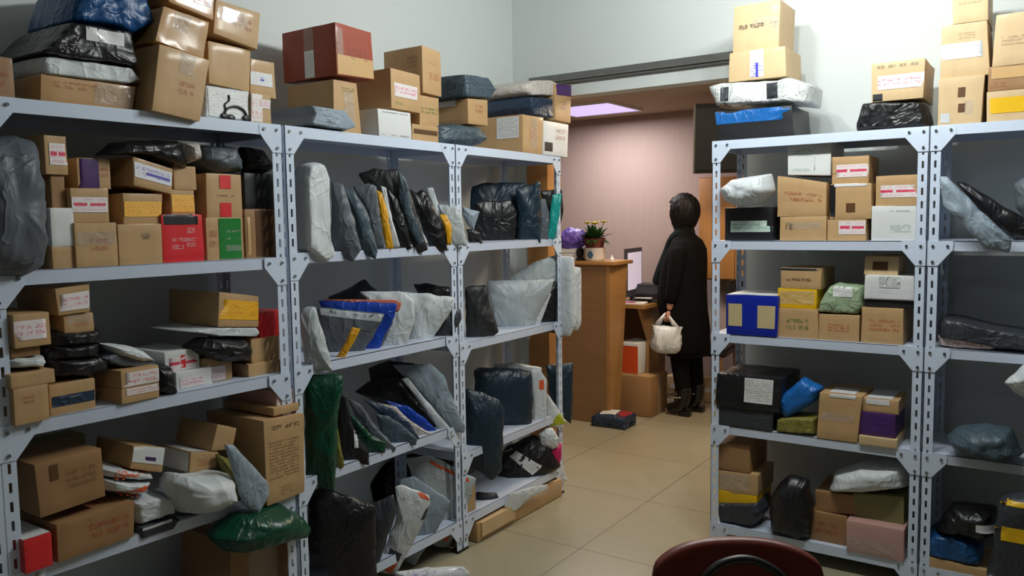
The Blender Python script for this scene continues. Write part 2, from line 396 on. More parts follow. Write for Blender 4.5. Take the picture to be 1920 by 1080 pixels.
rack('slotted shelving rack cut by the left edge of the photo', (-2.49, .03), (XF[0], YF[0]), (-1, 0), LV[1])

# ------------------------------------------------------------------ parcels
def front(r):         # (point on the front line, outward normal, default)
    if r <= 3:
        i = min(r, 3); i = max(i, 1)
        return Vector(((XF[i - 1] + XF[i]) / 2, 0, 0)), Vector((1, 0, 0))
    return Vector((0, YR, 0)), Vector((0, -1, 0))
SUP = []   # supports: (rack, lo, hi, near, far, top z)
GROUP = {'carton': 'cardboard cartons and boxes', 'mailer_bag': 'plastic mailer bags', 'wrapped_parcel': 'parcels wrapped in plastic', 'plastic_bag': 'plastic bags'}
def groupname(kind, r): return GROUP[kind] + (' on the left racks' if r <= 3 else ' on the right racks')
def decal(parent, org, tree, quad, n, d):
    name, mat, u0, v0, u1, v1 = d[:6]
    bm = bmesh.new(); NX, NY = 8, 6; tl, trr, br, bl = quad; G = []
    uvl = bm.loops.layers.uv.new('UVMap')
    for j in range(NY + 1):
        row = []
        for i in range(NX + 1):
            a = u0 + (u1 - u0) * i / NX; b = v0 + (v1 - v0) * j / NY
            p = (bl * (1 - a) + br * a) * (1 - b) + (tl * (1 - a) + trr * a) * b
            h = tree.ray_cast(p + n * .25, -n, .6)
            row.append((bm.verts.new((h[0] + n * .0016) if h[0] is not None else p + n * .0016), i / NX, j / NY, h[0] is not None))
        G.append(row)
    for j in range(NY):
        for i in range(NX):
            q = (G[j][i], G[j][i + 1], G[j + 1][i + 1], G[j + 1][i])
            if sum(x[3] for x in q) < 3: continue
            f = bm.faces.new([x[0] for x in q]); f.smooth = True
            for lp, x in zip(f.loops, q): lp[uvl].uv = (x[1], x[2])
    bmesh.ops.delete(bm, geom=[v for v in bm.verts if not v.link_faces], context='VERTS')
    if not bm.faces: bm.free(); return
    o = link(name, bm, mat, parent, org, 'keep')
    if len(d) > 7: o['label'] = d[7]
    return o
def settle(rk, zmin, lo, hi, near, far, tol=.06):
    best = None
    for z in LV.get(rk, []):
        if abs(z - zmin) < tol and (best is None or abs(z - zmin) < abs(best - zmin)): best = z
    for s in SUP:
        if s[0] == rk and min(hi, s[2]) - max(lo, s[1]) > .25 * (hi - lo) and min(far, s[4]) - max(near, s[3]) > .03 and abs(s[5] - zmin) < tol:
            if best is None or abs(s[5] - zmin) < abs(best - zmin): best = s[5]
    return best
def B(label, r, pts, mat='card', off=.03, depth=.24, yaw=0, decals=(), kind='carton', cat='box', amp=.0022, bev=.003, snap=True, tol=.06):
    """carton: pts = (x0,x1,ytop,ybot) or four corners tl,tr,br,bl sighted on its front face"""
    P0, n0 = front(r); n = Matrix.Rotation(rad(yaw), 3, 'Z') @ n0
    if len(pts) == 4 and not isinstance(pts[0], tuple):
        x0, x1, ya, yb = pts
        xm = (x0 + x1) / 2; Pp = P0 - n0 * off
        A = onplane(xm, (ya + yb) / 2, Pp, n0)
        a = onplane(x0, (ya + yb) / 2, A, n); b = onplane(x1, (ya + yb) / 2, A, n)
        zt = onplane(xm, ya, A, n).z; zb = onplane(xm, yb, A, n).z
        q = [Vector((a.x, a.y, zt)), Vector((b.x, b.y, zt)), Vector((b.x, b.y, zb)), Vector((a.x, a.y, zb))]
    else:
        cx = sum(p[0] for p in pts) / 4; cy = sum(p[1] for p in pts) / 4
        A = onplane(cx, cy, P0 - n0 * off, n0); q = [onplane(x, y, A, n) for x, y in pts]
    zmin = min(v.z for v in q); ax = 1 if r <= 3 else 0
    lo, hi = min(v[ax] for v in q), max(v[ax] for v in q)
    if snap:
        z = settle(r, (q[2].z + q[3].z) / 2 if abs(q[2].z - q[3].z) < .035 else zmin, lo, hi, off, off + depth, tol)
        if z is not None:
            if abs(q[2].z - q[3].z) < .035:
                q[2].z = q[3].z = z
                if abs(q[0].z - q[1].z) < .035: q[0].z = q[1].z = (q[0].z + q[1].z) / 2
            else:
                dz = z - zmin
                for v in q: v.z += dz
    back = [v - n * depth for v in q]
    SUP.append((r, lo, hi, off, off + depth, min(q[0].z, q[1].z)))
    bm = bmesh.new(); V = [bm.verts.new(v) for v in q + back]
    for f in ((0, 1, 2, 3), (5, 4, 7, 6), (4, 0, 3, 7), (1, 5, 6, 2), (4, 5, 1, 0), (3, 2, 6, 7)): bm.faces.new([V[i] for i in f])
    bmesh.ops.recalc_face_normals(bm, faces=bm.faces)
    bmesh.ops.bevel(bm, geom=bm.edges[:], offset=bev, segments=2, affect='EDGES', profile=.6)
    if amp:
        es = [e for e in bm.edges if e.calc_length() > .03]
        bmesh.ops.subdivide_edges(bm, edges=es, cuts=4, use_grid_fill=True)
        sd = Vector((random.random() * 50, 0, 0)); base = min(v.co.z for v in bm.verts)
        for v in bm.verts:
            k_ = min(1, (v.co.z - base) / .02)
            v.co += v.normal * (noise.noise(v.co * 9 + sd) * amp + noise.noise(v.co * 30 + sd) * amp * .3) * k_
    org = (q[2] + q[3] + back[2] + back[3]) / 4
    tree = BVHTree.FromBMesh(bm)
    ob = link(kind, bm, mat, None, org, True)
    tag(ob, label, cat, groupname(kind, r))
    tl, tr_, br, bl = q; Tl, Tr, Br, Bl = back
    faces = {'F': ((tl, tr_, br, bl), n), 'L': ((Tl, tl, bl, Bl), (tl - tr_).normalized()), 'R': ((tr_, Tr, Br, br), (tr_ - tl).normalized()),
             'T': ((Tl, Tr, tr_, tl), Vector((0, 0, 1)))}
    for d in decals:
        f = 'F'
        if d[0] in faces and len(d[0]) == 1: f = d[0]; d = d[1:]
        decal(ob, org, tree, faces[f][0], faces[f][1], d)
    return ob
def M(label, r, pts, mat='film_dark', T=.05, p=2.2, yaw=None, off=0., tilt=0, decals=(), kind='mailer_bag', cat='bag', wr=.006, anchor=None, lie=False, frq=9, tol=.05, extra=None):
    """bag: pts = its outline as sighted, laid on a plane standing on the rack, then filled to thickness T"""
    P0, n0 = front(r)
    if yaw is None: yaw = -45 if r <= 3 else 0
    n = Matrix.Rotation(rad(yaw), 3, 'Z') @ n0
    if tilt: n = (n * cos(rad(tilt)) + Vector((0, 0, 1)) * sin(rad(tilt))).normalized()
    if anchor is None:
        if yaw < -10: anchor = max(pts, key=lambda q: q[0])
        else: anchor = (sum(q[0] for q in pts) / len(pts), sum(q[1] for q in pts) / len(pts))
    A = onplane(*anchor, P0 - n0 * off, n0)
    W3 = [onplane(x, y, A, n) for x, y in pts]
    c0 = sum(W3, Vector()) / len(W3)
    u = Vector((-n.y, n.x, 0)).normalized(); v = n.cross(u).normalized()
    if v.z < 0: v = -v
    P2 = [((q - c0).dot(u), (q - c0).dot(v)) for q in W3]
    ar = cx = cy = 0
    for i in range(len(P2)):
        x0, y0 = P2[i]; x1, y1 = P2[(i + 1) % len(P2)]; cr = x0 * y1 - x1 * y0
        ar += cr; cx += (x0 + x1) * cr; cy += (y0 + y1) * cr
    cx /= 3 * ar; cy /= 3 * ar
    per = sum(math.dist(P2[i], P2[(i + 1) % len(P2)]) for i in range(len(P2)))
    out = []
    for i in range(len(P2)):
        a, b = P2[i], P2[(i + 1) % len(P2)]; k_ = max(2, int(round(72 * math.dist(a, b) / per)))
        for j in range(k_):
            t = j / k_; out.append((a[0] + (b[0] - a[0]) * t, a[1] + (b[1] - a[1]) * t))
    # soften corners and crumple the rim a little
    sd = Vector((random.random() * 40, random.random() * 40, 0)); N = len(out)
    sm = []
    for i in range(N):
        a, b, c = out[i - 1], out[i], out[(i + 1) % N]
        x, y = (a[0] + 8 * b[0] + c[0]) / 10, (a[1] + 8 * b[1] + c[1]) / 10
        q = noise.noise(Vector((x * 22, y * 22, 0)) + sd) * min(.006, wr)
        dx, dy = x - cx, y - cy; L = math.hypot(dx, dy) + 1e-6
        sm.append((x + dx / L * q, y + dy / L * q))
    if p >= 4 and T >= .14: p *= 4
    slab = p >= 3.5; cen = c0 - (n * (T / 2) if slab else Vector())
    S = [1, .996, .985, .965, .93, .9, .85, .77, .67, .56, .44, .31, .17] if slab else [1, .96, .9, .82, .73, .63, .52, .41, .29, .16]
    ee = .5 if slab else .72
    bm = bmesh.new()
    def P(s, i, side):
        x = cx + (sm[i][0] - cx) * s; y = cy + (sm[i][1] - cy) * s
        h = T / 2 * max(0, 1 - s ** p) ** ee
        msk = min(1, (1 - s) * 7)
        q = Vector((x * frq, y * frq * .7, side * 3)) + sd
        rd = 1 - 2 * abs(noise.noise(q)); r2 = noise.noise(q * 2.7); r3 = 1 - 2 * abs(noise.noise(q * 1.9 + Vector((5, 3, 1))))
        # creases fan out from the rim
        fan = noise.noise(Vector((i / N * 46, 0, side * 9)) + sd) * s ** 3 * (1 - s ** 8) * 1.3
        h += wr * (rd * .55 + r2 * .5 + r3 * .4 + fan - .3) * msk
        h = max(h, .0012 * msk)
        return cen + u * x + v * y + n * h * side
    rim = [bm.verts.new(P(1, i, 1)) for i in range(N)]
    for side in (1, -1):
        prev = rim
        for s in S[1:]:
            cur = [bm.verts.new(P(s, i, side)) for i in range(N)]
            for i in range(N): bm.faces.new((prev[i], prev[(i + 1) % N], cur[(i + 1) % N], cur[i]))
            prev = cur
        cvt = bm.verts.new(cen + u * cx + v * cy + n * side * (T / 2))
        for i in range(N): bm.faces.new((prev[i], prev[(i + 1) % N], cvt))
    bmesh.ops.recalc_face_normals(bm, faces=bm.faces)
    zmin = min(q.co.z for q in bm.verts); zmax = max(q.co.z for q in bm.verts); ax = 1 if r <= 3 else 0
    lo, hi = min(q.co[ax] for q in bm.verts), max(q.co[ax] for q in bm.verts)
    dz = 0
    if lie:
        z = settle(r, zmin, lo, hi, off, off + max(T, .1), tol)
        if z is not None: dz = z - zmin
        for q in bm.verts: q.co.z += dz
    if lie or slab: SUP.append((r, lo + .01, hi - .01, off, off + T, zmax + dz - .004))
    if zmin + dz < .006:
        for q in bm.verts: q.co.z += .006 - zmin - dz
        dz = .006 - zmin
    for q in bm.verts:
        if r <= 3: q.co.x = max(q.co.x, XW + .006)
        else: q.co.y = min(q.co.y, YW - .006)
    org = cen + Vector((0, 0, zmin - cen.z + dz))
    tree = BVHTree.FromBMesh(bm)
    ob = link(kind, bm, mat, None, org, 'soft')
    tag(ob, label, cat, groupname(kind, r))
    us = [q[0] for q in sm]; vs = [q[1] for q in sm]
    quad = [c0 + Vector((0, 0, dz)) + u * a + v * b for a, b in ((min(us), max(vs)), (max(us), max(vs)), (max(us), min(vs)), (min(us), min(vs)))]
    for d in decals:
        if d[0] == 'px':
            qq = [onplane(x, y, A, n) + Vector((0, 0, dz)) for x, y in d[3]]
            decal(ob, org, tree, qq, n, (d[1], d[2], 0, 0, 1, 1)); continue
        decal(ob, org, tree, quad, n, d)
    return ob
random.seed(4)
S_, T_ = 'shipping_label', 'tape'
# ---- nearest left rack, top shelf
B('carton cut by the left edge of the photo on the top shelf', 1, (-45, 26, 104, 178), 'card_dark', .05, .22, decals=[('printed_mark', 'ink_red', .2, .2, .9, .7)])
B('long low tan carton wrapped in shiny tape under the white mailer, top left', 1, [(77, 141), (255, 160), (248, 207), (76, 188)], 'card_taped', .03, .34,
  decals=[(T_, 'clear_tape', .55, .12, .98, .92), ('printed_mark', 'ink_red', .1, .5, .6, .9)])
M('flat white mailer lying on the long low carton, top left', 1, [(75, 104), (95, 103), (255, 127), (272, 149), (252, 157), (80, 137), (76, 125)], 'film_white', .33, 8, 0, .02, lie=True, wr=.004, tol=.03)
M('charcoal bagged parcel with a white label on the flat white mailer, top left', 1, [(72, 98), (135, 38), (255, 58), (266, 126), (235, 121), (140, 110)], 'film_black', .36, 7, 0, .0, lie=False, wr=.012,
  decals=[(S_, 'waybill_blank', .44, .52, .82, .86)], kind='wrapped_parcel', cat='parcel')
M('blue plastic bag piled highest in the top left corner', 1, [(130, 40), (150, -30), (275, -45), (297, 44), (262, 64), (200, 48)], 'film_blue', .3, 5, 0, .03, wr=.016, kind='plastic_bag')
B('tall tan carton hanging over the edge of the top shelf, left', 1, [(299, 82), (393, 113), (375, 228), (285, 207)], 'card', -.035, .26, snap=False,
  decals=[(T_, 'clear_tape', .42, .66, .72, .98), ('printed_mark', 'ink_red', .45, .3, .8, .6)])
B('creased brown paper parcel balanced on the tall tan carton', 1, [(307, 11), (392, 42), (382, 110), (291, 76)], 'card_taped', -.01, .22, snap=False, amp=.006, decals=[(T_, 'clear_tape', .25, .5, .6, .95)])
B('flat carton at the top edge of the photo over the brown paper parcel', 1, [(296, -32), (402, -6), (400, 38), (318, 4)], 'card_taped', -.01, .26, snap=False, decals=[(T_, 'tape_rednotes', .6, .5, .95, .95)])
B('plain tan carton in the middle of the tilted stack, top left', 1, [(390, 76), (470, 94), (468, 172), (392, 156)], 'card', .05, .24, snap=False)
B('carton with a red stamp tilted on top of the plain tan carton', 1, [(405, -2), (488, 25), (483, 93), (400, 62)], 'card', .03, .26, snap=False,
  decals=[(T_, 'clear_tape', .05, .45, .7, .85), ('printed_mark', 'ink_red', .35, .3, .85, .8)])
hp = M('white mailer printed with black headphones on the top shelf', 1, [(384, 157), (470, 170), (471, 230), (382, 222)], 'film_white', .2, 9, 0, .02, lie=True, wr=.003,
  decals=[(T_, 'headset_print', .1, .1, .9, .9)])
B('small carton with a white and pink wrapper beside the headphone mailer', 1, [(471, 175), (507, 180), (509, 233), (471, 229)], 'card', .01, .2,
  decals=[(T_, 'tape_rednotes', .0, .0, .55, 1), ('tape', 'tape_pink', .55, .55, 1, .85)])
B('small tan carton with a white and purple label standing highest by the wall', 1, [(470, 110), (514, 117), (518, 180), (469, 173)], 'card', .05, .2, decals=[(T_, 'waybill_blank', 0, .3, 1, .66), ('printed_mark', 'tape_purple', .3, .38, .55, .58)])
# ---- nearest left rack, second shelf
M('big slumped dark grey bag bulging over the rail at the left edge', 1, [(-45, 262), (60, 248), (92, 258), (106, 330), (112, 440), (110, 505), (75, 524), (-40, 520)], 'film_grey', .26, 3.6, 0, -.07, wr=.014, kind='plastic_bag')
B('tan carton bottom left behind the big grey bag', 1, (98, 140, 462, 496), 'card', .03, .25, cat='box')
B('white capped box behind the big grey bag', 1, (96, 139, 390, 463), 'box_white', .03, .22)
B('narrow tan carton squeezed above the white capped box', 1, (96, 122, 328, 390), 'card_dark', .05, .2)
B('tan carton with a pink striped label at the top behind the grey bag', 1, (84, 126, 254, 324), 'card', .04, .2, decals=[(T_, 'tape_pinkbar', .2, .25, 1, .8)])
B('plain taped carton on the shelf below the pink labelled one', 1, (141, 220, 417, 490), 'card', .02, .28, decals=[(T_, 'clear_tape', .05, .5, .95, .8), ('printed_mark', 'ink_red', .3, .3, .8, .7)])
B('carton with a white and pink tape band right of the white capped box', 1, (133, 204, 353, 416), 'card', .03, .26, decals=[(T_, 'tape_pinkbar', .02, .3, .96, .74)])
B('small carton half covered in purple tape', 1, (145, 207, 297, 353), 'card', .06, .2, decals=[(T_, 'tape_purple', .95, .0, 1, .02), ('tape', 'box_purple', 0, .02, .64, .98), ('printed_mark', 'ink_red', .66, .3, .95, .8)])
B('plain carton with two small black marks on the second shelf', 1, (222, 304, 420, 487), 'card', .02, .28, decals=[('printed_mark', 'ink_black', .5, .55, .72, .85)])
B('carton with a wide yellow tape band under the tilted long carton', 1, [(230, 356), (305, 370), (303, 418), (232, 422)], 'card', .03, .27, snap=True, decals=[(T_, 'tape_yellow', .02, .24, .98, .74)])
B('long tilted carton with white and purple tape on the second shelf', 1, [(249, 293), (324, 317), (322, 364), (251, 347)], 'card', .02, .3, snap=False, decals=[(T_, 'tape_purple', .02, .3, .98, .84)])
B('red carton with a black lid on the second shelf', 1, (304, 381, 402, 484), 'box_red', .02, .28,
  decals=[(T_, 'box_black', 0, .79, 1, 1), ('printed_mark', 'ink_white', .2, .42, .84, .52), ('printed_mark', 'ink_white', .58, .58, .8, .74), ('printed_mark', 'ink_white', .2, .26, .52, .38), ('printed_mark', 'ink_white', .56, .3, .8, .42)])
B('small carton with yellow tape on the black lidded red carton', 1, (320, 365, 356, 401), 'card', .04, .2, decals=[(T_, 'tape_yellow', .04, .1, .96, .8)])
B('small plain carton above the small yellow taped one', 1, (326, 368, 311, 355), 'card', .04, .2)
M('black plastic bag spread over the second shelf boxes', 1, [(175, 292), (205, 268), (262, 262), (330, 264), (344, 300), (345, 318), (320, 314), (250, 290)], 'film_black', .14, 3, 0, .06, wr=.014, kind='plastic_bag')
M('small clear bag with a tan item wedged above the small cartons', 1, [(338, 268), (366, 267), (369, 300), (350, 308), (340, 298)], 'film_beige', .1, 3, 0, .03, wr=.006, kind='wrapped_parcel', cat='parcel')
B('carton printed with green lower right on the second shelf', 1, (387, 456, 408, 481), 'card', .02, .3, decals=[(T_, 'box_green', .33, .02, .94, .98), ('tape', 'clear_tape', .5, .2, .95, .7), ('printed_mark', 'ink_red', .04, .2, .3, .8)])
B('carton with two red squares standing on the green printed one', 1, [(386, 321), (452, 331), (455, 408), (388, 406)], 'card', .02, .3,
  decals=[('red_square', 'box_red', .36, .66, .68, .97), ('red_square', 'box_red', .36, .02, .68, .34), ('printed_mark', 'ink_grey', .25, .46, .8, .54)])
M('glossy dark grey bag on the carton with red squares', 1, [(384, 300), (388, 274), (402, 270), (455, 273), (468, 300), (472, 322), (415, 326)], 'film_grey', .2, 3.6, 0, .03, wr=.01, kind='wrapped_parcel', cat='parcel')
M('limp black bag end right of the glossy dark grey bag', 1, [(450, 275), (488, 280), (512, 316), (492, 326), (455, 326)], 'film_black', .1, 3, 0, .1, wr=.01)
B('dark brown carton with tan tape lines beside the green printed one', 1, (460, 523, 392, 476), 'card_dark', .02, .3, decals=[(T_, 'box_brown', .3, .03, .8, .97), ('tape', 'print_tan', .06, .0, .14, 1)])
B('black box on the dark brown carton against the rack post', 1, (459, 521, 326, 391), 'box_black', .04, .28)
# ---- nearest left rack, third shelf
B('tall plain carton at the left end of the third shelf', 1, (26, 92, 724, 796), 'card', .0, .26, decals=[('printed_mark', 'ink_red', .2, .5, .6, .8)])
B('shallow carton on the tall plain carton, third shelf', 1, (20, 104, 697, 727), 'card', .0, .26)
M('small white packet on the shallow carton', 1, [(18, 684), (30, 677), (95, 674), (103, 686), (95, 697), (22, 699)], 'film_white', .18, 3.6, 0, .01, wr=.005, lie=True)
B('low tan carton between the small white packet and the pink labelled box', 1, (20, 76, 650, 680), 'card_dark', .03, .24)
B('carton with a large pink stamp on white tape, left end of third shelf', 1, (26, 95, 587, 652), 'card', .01, .25, decals=[(T_, 'tape_pink', .0, .22, 1, .8)])
B('carton with blue tape under the stacked black parcels', 1, (93, 179, 716, 780), 'card', .03, .28, decals=[(T_, 'film_navy', .04, .28, .98, .62)])
for i_, (l_, q_) in enumerate((('bottom of the three black parcels on the third shelf', [(94, 672), (205, 664), (222, 676), (220, 700), (180, 714), (96, 710)]),
               ('middle of the three black parcels on the third shelf', [(94, 648), (198, 640), (206, 652), (204, 674), (96, 680)]),
               ('top of the three black parcels on the third shelf', [(98, 624), (200, 616), (209, 628), (207, 648), (98, 656)]))):
    M(l_, 1, q_, 'film_black', .24, 3.8, 0, .02, wr=.006, kind='wrapped_parcel', cat='parcel')
B('small carton standing on the black parcels', 1, (120, 176, 588, 624), 'card', .04, .22, snap=False, decals=[(T_, 'clear_tape', .1, .5, .9, .98), ('printed_mark', 'ink_orange', .3, .3, .8, .7)])
B('carton with a pink on white label at the top of the third shelf pile', 1, [(103, 542), (168, 532), (169, 584), (110, 592)], 'card', .03, .25, snap=False, decals=[(T_, 'tape_pink', .0, .14, .98, .76)])
B('low carton with pink tape under its twin, centre of third shelf', 1, (228, 299, 724, 758), 'card', .0, .26, decals=[(T_, 'tape_rednotes', .0, .5, 1, .98)])
B('carton with red notes on white tape stacked on its twin, third shelf', 1, (227, 298, 690, 725), 'card', .0, .26, decals=[(T_, 'tape_rednotes', .0, .1, 1, .85)])
M('grey green bag under the white mailer on the third shelf', 1, [(186, 672), (215, 660), (285, 676), (302, 684), (298, 690), (230, 690)], 'film_grey', .2, 4, 0, .04, wr=.006)
M('white mailer slanting down to the right on the third shelf', 1, [(201, 646), (240, 648), (284, 659), (305, 680), (281, 682), (224, 668)], 'film_white', .16, 3.6, 0, .02, wr=.006)
M('small crumpled black bag hanging at the rail of the third shelf', 1, [(299, 687), (329, 686), (334, 715), (339, 742), (323, 745), (300, 736)], 'film_black', .12, 3.6, 0, -.01, wr=.01)
B('white packet with pink print behind the rail, third shelf', 1, (330, 398, 693, 724), 'box_white', .03, .2, decals=[(T_, 'tape_pink', .1, .1, .8, .7)])
B('white box with a red cross of tape on the third shelf', 1, (309, 374, 656, 697), 'box_white', .05, .22, decals=[(T_, 'tape_pinkbar', 0, .05, 1, .7), ('ribbon', 'box_red', .45, .0, .58, .75)])
B('carton with a pale pink label right of the white packets', 1, (379, 435, 668, 713), 'card', .05, .24, decals=[(S_, 'tape_pink', .3, .0, .76, .62)])
B('flat carton on the third shelf beside the post', 1, (466, 528, 678, 711), 'card', .02, .26)
B('plain carton on the flat carton beside the post', 1, (471, 524, 633, 680), 'card', .03, .26)
M('soft black bag on the third shelf under the yellow taped carton', 1, [(345, 650), (370, 632), (452, 634), (468, 650), (462, 676), (420, 680), (372, 668)], 'film_black', .16, 3, 0, .06, wr=.012)
M('white mailer lying flat under the large yellow taped carton', 1, [(350, 622), (405, 614), (488, 614), (494, 624), (488, 632), (410, 632)], 'film_white', .26, 5, 0, .02, wr=.004)
B('large carton with a broad yellow tape band, third shelf', 1, [(411, 547), (486, 555), (485, 613), (409, 613)], 'card', .02, .3, snap=False, decals=[(T_, 'tape_yellow', .0, .22, .98, .8)])
B('bright red box beside the post on the third shelf', 1, (486, 534, 584, 632), 'box_red', .05, .24, snap=False)
# ---- nearest left rack, fourth shelf
B('dim green carton at the back left of the fourth shelf', 1, (76, 162, 822, 880), 'card_green', .28, .1, snap=False)
B('big carton with red handwriting at the front left of the fourth shelf', 1, [(106, 985), (254, 938), (251, 1012), (110, 1066)], 'card_dark', .0, .3, decals=[('printed_mark', 'ink_red', .35, .2, .95, .85), ('T', 'printed_mark', 'ink_red', .2, .1, .9, .7)], tol=.08)
B('brown carton standing on the big red lettered carton', 1, [(64, 872), (190, 840), (198, 930), (76, 972)], 'card_dark', .02, .25, snap=False, decals=[('ink_strip', 'box_brown', .2, .62, .32, .92), ('printed_mark', 'ink_brown', .4, .3, .9, .8)])
B('red box with a white lid low on the left of the fourth shelf', 1, [(44, 1012), (97, 1000), (100, 1054), (48, 1074)], 'box_red', .0, .2, decals=[('T', S_, 'box_white', .02, .02, .98, .98)], tol=.08)
B('small box with white cover and magenta bar on the fourth shelf', 1, [(250, 835), (310, 840), (304, 886), (244, 879)], 'card', .04, .22, snap=False, decals=[(S_, 'box_white', .02, .3, .98, 1), ('printed_mark', 'box_purple', .4, .42, .8, .58)])
M('upper crumpled orange and white printed packet on the fourth shelf', 1, [(204, 884), (240, 879), (300, 890), (303, 902), (270, 904), (208, 898)], 'film_white', .2, 3.6, 0, .03, wr=.007, decals=[('printed_stripe', 'orange_print', .15, .5, .95, .85)])
M('lower crumpled orange and white printed packet on the fourth shelf', 1, [(204, 902), (235, 904), (298, 906), (290, 926), (270, 933), (207, 924)], 'film_white', .2, 3.6, 0, .02, wr=.008, decals=[('printed_stripe', 'orange_print', .05, .08, .85, .42)])
M('dark grey packet with a white strip at the rail of the fourth shelf', 1, [(260, 990), (322, 970), (342, 973), (330, 992), (266, 1012)], 'film_dark', .2, 5, 0, .0, wr=.004, decals=[(S_, 'waybill_blank', .08, .68, .74, .86)])
M('creased white packet on the dark grey one, fourth shelf', 1, [(257, 946), (284, 933), (332, 934), (333, 963), (264, 986)], 'film_white', .22, 5, 0, .01, wr=.006)
M('bulging white carrier bag in the middle of the fourth shelf', 1, [(312, 905), (325, 889), (345, 894), (396, 884), (421, 888), (433, 940), (365, 968), (335, 964), (310, 930)], 'film_white', .24, 3, 0, .01, wr=.015, kind='plastic_bag', lie=True)
B('small white and tan box on top of the bulging carrier bag', 1, [(358, 848), (409, 848), (405, 877), (355, 888)], 'card', .03, .2, yaw=0, snap=False, decals=[('L', S_, 'waybill_blank', .05, .05, .95, .95), ('T', S_, 'waybill_blank', .05, .05, .9, .95), ('printed_mark', 'ink_orange', .2, .2, .8, .7)])
B('tilted tan carton with a white label leaning on the large carton', 1, [(408, 796), (444, 803), (436, 842), (396, 846)], 'card', .03, .22, snap=False, decals=[('T', S_, 'waybill_blank', .05, .05, .9, .95)])
M('olive and yellow packet drooping on the fourth shelf', 1, [(404, 850), (432, 862), (460, 900), (475, 945), (455, 948), (432, 930), (420, 890)], 'film_olive', .06, 2.5, 0, .01, wr=.008, decals=[('printed_mark', 'ink_orange', .45, .3, .8, .7)])
B('largest tan carton with rows of brown text, in front of the post', 1, [(494, 790), (570, 775), (571, 922), (501, 950)], 'card', -.055, .34, snap=False,
  decals=[('printed_mark', 'ink_rows', .05, .22, .9, .8), ('printed_mark', 'ink_black', .15, .84, .9, .95), ('printed_mark', 'ink_brown', .35, .05, .7, .2)])
M('stiff grey mailer leaning diagonally at the end of the fourth shelf', 1, [(426, 834), (443, 836), (507, 905), (509, 932), (489, 968), (460, 948)], 'film_bluegrey', .03, 4, 0, -.09, wr=.004)
B('flat carton lying on the largest tan carton', 1, (513, 561, 760, 775), 'card', -.04, .3, snap=False)
B('white and pink flat box on the flat carton over the largest tan carton', 1, (517, 552, 729, 759), 'box_pink', -.02, .28, snap=False, decals=[('T', S_, 'waybill_blank', .05, .05, .95, .95), (S_, 'tape_pink', .05, .05, .95, .95)])
# ---- nearest left rack, bottom
B('tan carton standing below the dark green bag near the post', 1, [(432, 1018), (540, 1006), (540, 1160), (432, 1180)], 'card_dark', .02, .3, snap=False, decals=[(T_, 'clear_tape', .3, .4, .8, .95)])
M('glossy dark green bag bulging out under the fourth shelf', 1, [(392, 1012), (438, 962), (522, 944), (560, 966), (573, 985), (562, 1003), (500, 1016), (425, 1036)], 'film_green', .26, 3, 0, -.04, wr=.014, kind='plastic_bag')

# ---- middle left rack, top shelf
B('large dark red and tan carton, highest on the middle rack', 2, [(628, 41), (696, 61), (702, 150), (632, 140)], 'card_red', .03, .32, snap=False,
  decals=[('tan_panel', 'print_tan', .02, .02, .98, .4), ('printed_mark', 'ink_brown', .25, .3, .85, .6), ('tape', 'clear_tape', .0, .4, .18, .9), ('L', T_, 'waybill_blank', .42, .02, .6, .55), ('L', 'tape', 'clear_tape', .42, .55, .6, .98)])
B('tall tan carton under the dark red and tan one', 2, [(625, 145), (669, 159), (678, 252), (626, 243)], 'card', .06, .28, decals=[('printed_mark', 'ink_green', .3, .78, .9, .9), (T_, 'clear_tape', .4, .2, .8, .8)])
M('boxy pale grey mailer with a pointed end, front of the middle rack top', 2, [(582, 196), (650, 206), (672, 238), (656, 245), (582, 233), (590, 214)], 'film_bluegrey', .3, 9, 0, -.02, lie=False, wr=.003, decals=[('printed_mark', 'ink_grey', .3, .2, .5, .4)])
B('white box with torn edges beside the pale grey mailer', 2, [(708, 202), (769, 213), (772, 260), (711, 252)], 'box_white', -.0, .26, decals=[('printed_mark', 'ink_grey', .05, .86, .95, .95), ('printed_mark', 'ink_grey', .05, .04, .95, .12)])
B('tan carton with white and pink tape on the torn white box', 2, [(732, 127), (787, 141), (790, 213), (734, 202)], 'card', .03, .3, snap=False, decals=[(T_, 'tape_pink', 0, .32, 1, .66), ('printed_mark', 'ink_green', .1, .1, .4, .2)])
B('low carton with black stripes at the middle rack rail', 2, [(773, 233), (822, 237), (822, 270), (773, 263)], 'card', .03, .25, decals=[(T_, 'box_brown', .05, .45, .95, .72)])
B('small carton with green print on the black striped one', 2, [(787, 178), (823, 184), (823, 236), (787, 232)], 'card', .05, .2, decals=[('printed_mark', 'ink_green', .02, .38, .98, .66)])
B('tall tan carton at the back of the middle rack, right of the taped one', 2, [(791, 85), (826, 98), (828, 182), (793, 173)], 'card', .06, .24, snap=False, decals=[('printed_mark', 'ink_brown', .2, .62, .85, .72), ('printed_mark', 'ink_orange', .3, .3, .9, .5), ('L', 'printed_mark', 'ink_brown', .6, .5, .9, .85)])
M('grey blue crumpled bag under the small carton where the racks meet', 2, [(828, 232), (870, 230), (914, 236), (933, 259), (917, 271), (890, 279), (828, 268)], 'film_slate', .24, 3.6, 0, .0, wr=.012, kind='plastic_bag')
B('small tan carton with a red stamp where the racks meet', 3, [(877, 184), (914, 188), (915, 236), (878, 232)], 'card', .03, .3, snap=False, decals=[('printed_mark', 'ink_red', .35, .4, .75, .85), ('L', S_, 'waybill_blank', .3, .75, .75, .98)])
M('boxy slate grey mailer on the small red stamped carton', 3, [(870, 137), (918, 145), (934, 168), (921, 186), (873, 182)], 'film_slate', .3, 8, 0, .02, wr=.005)
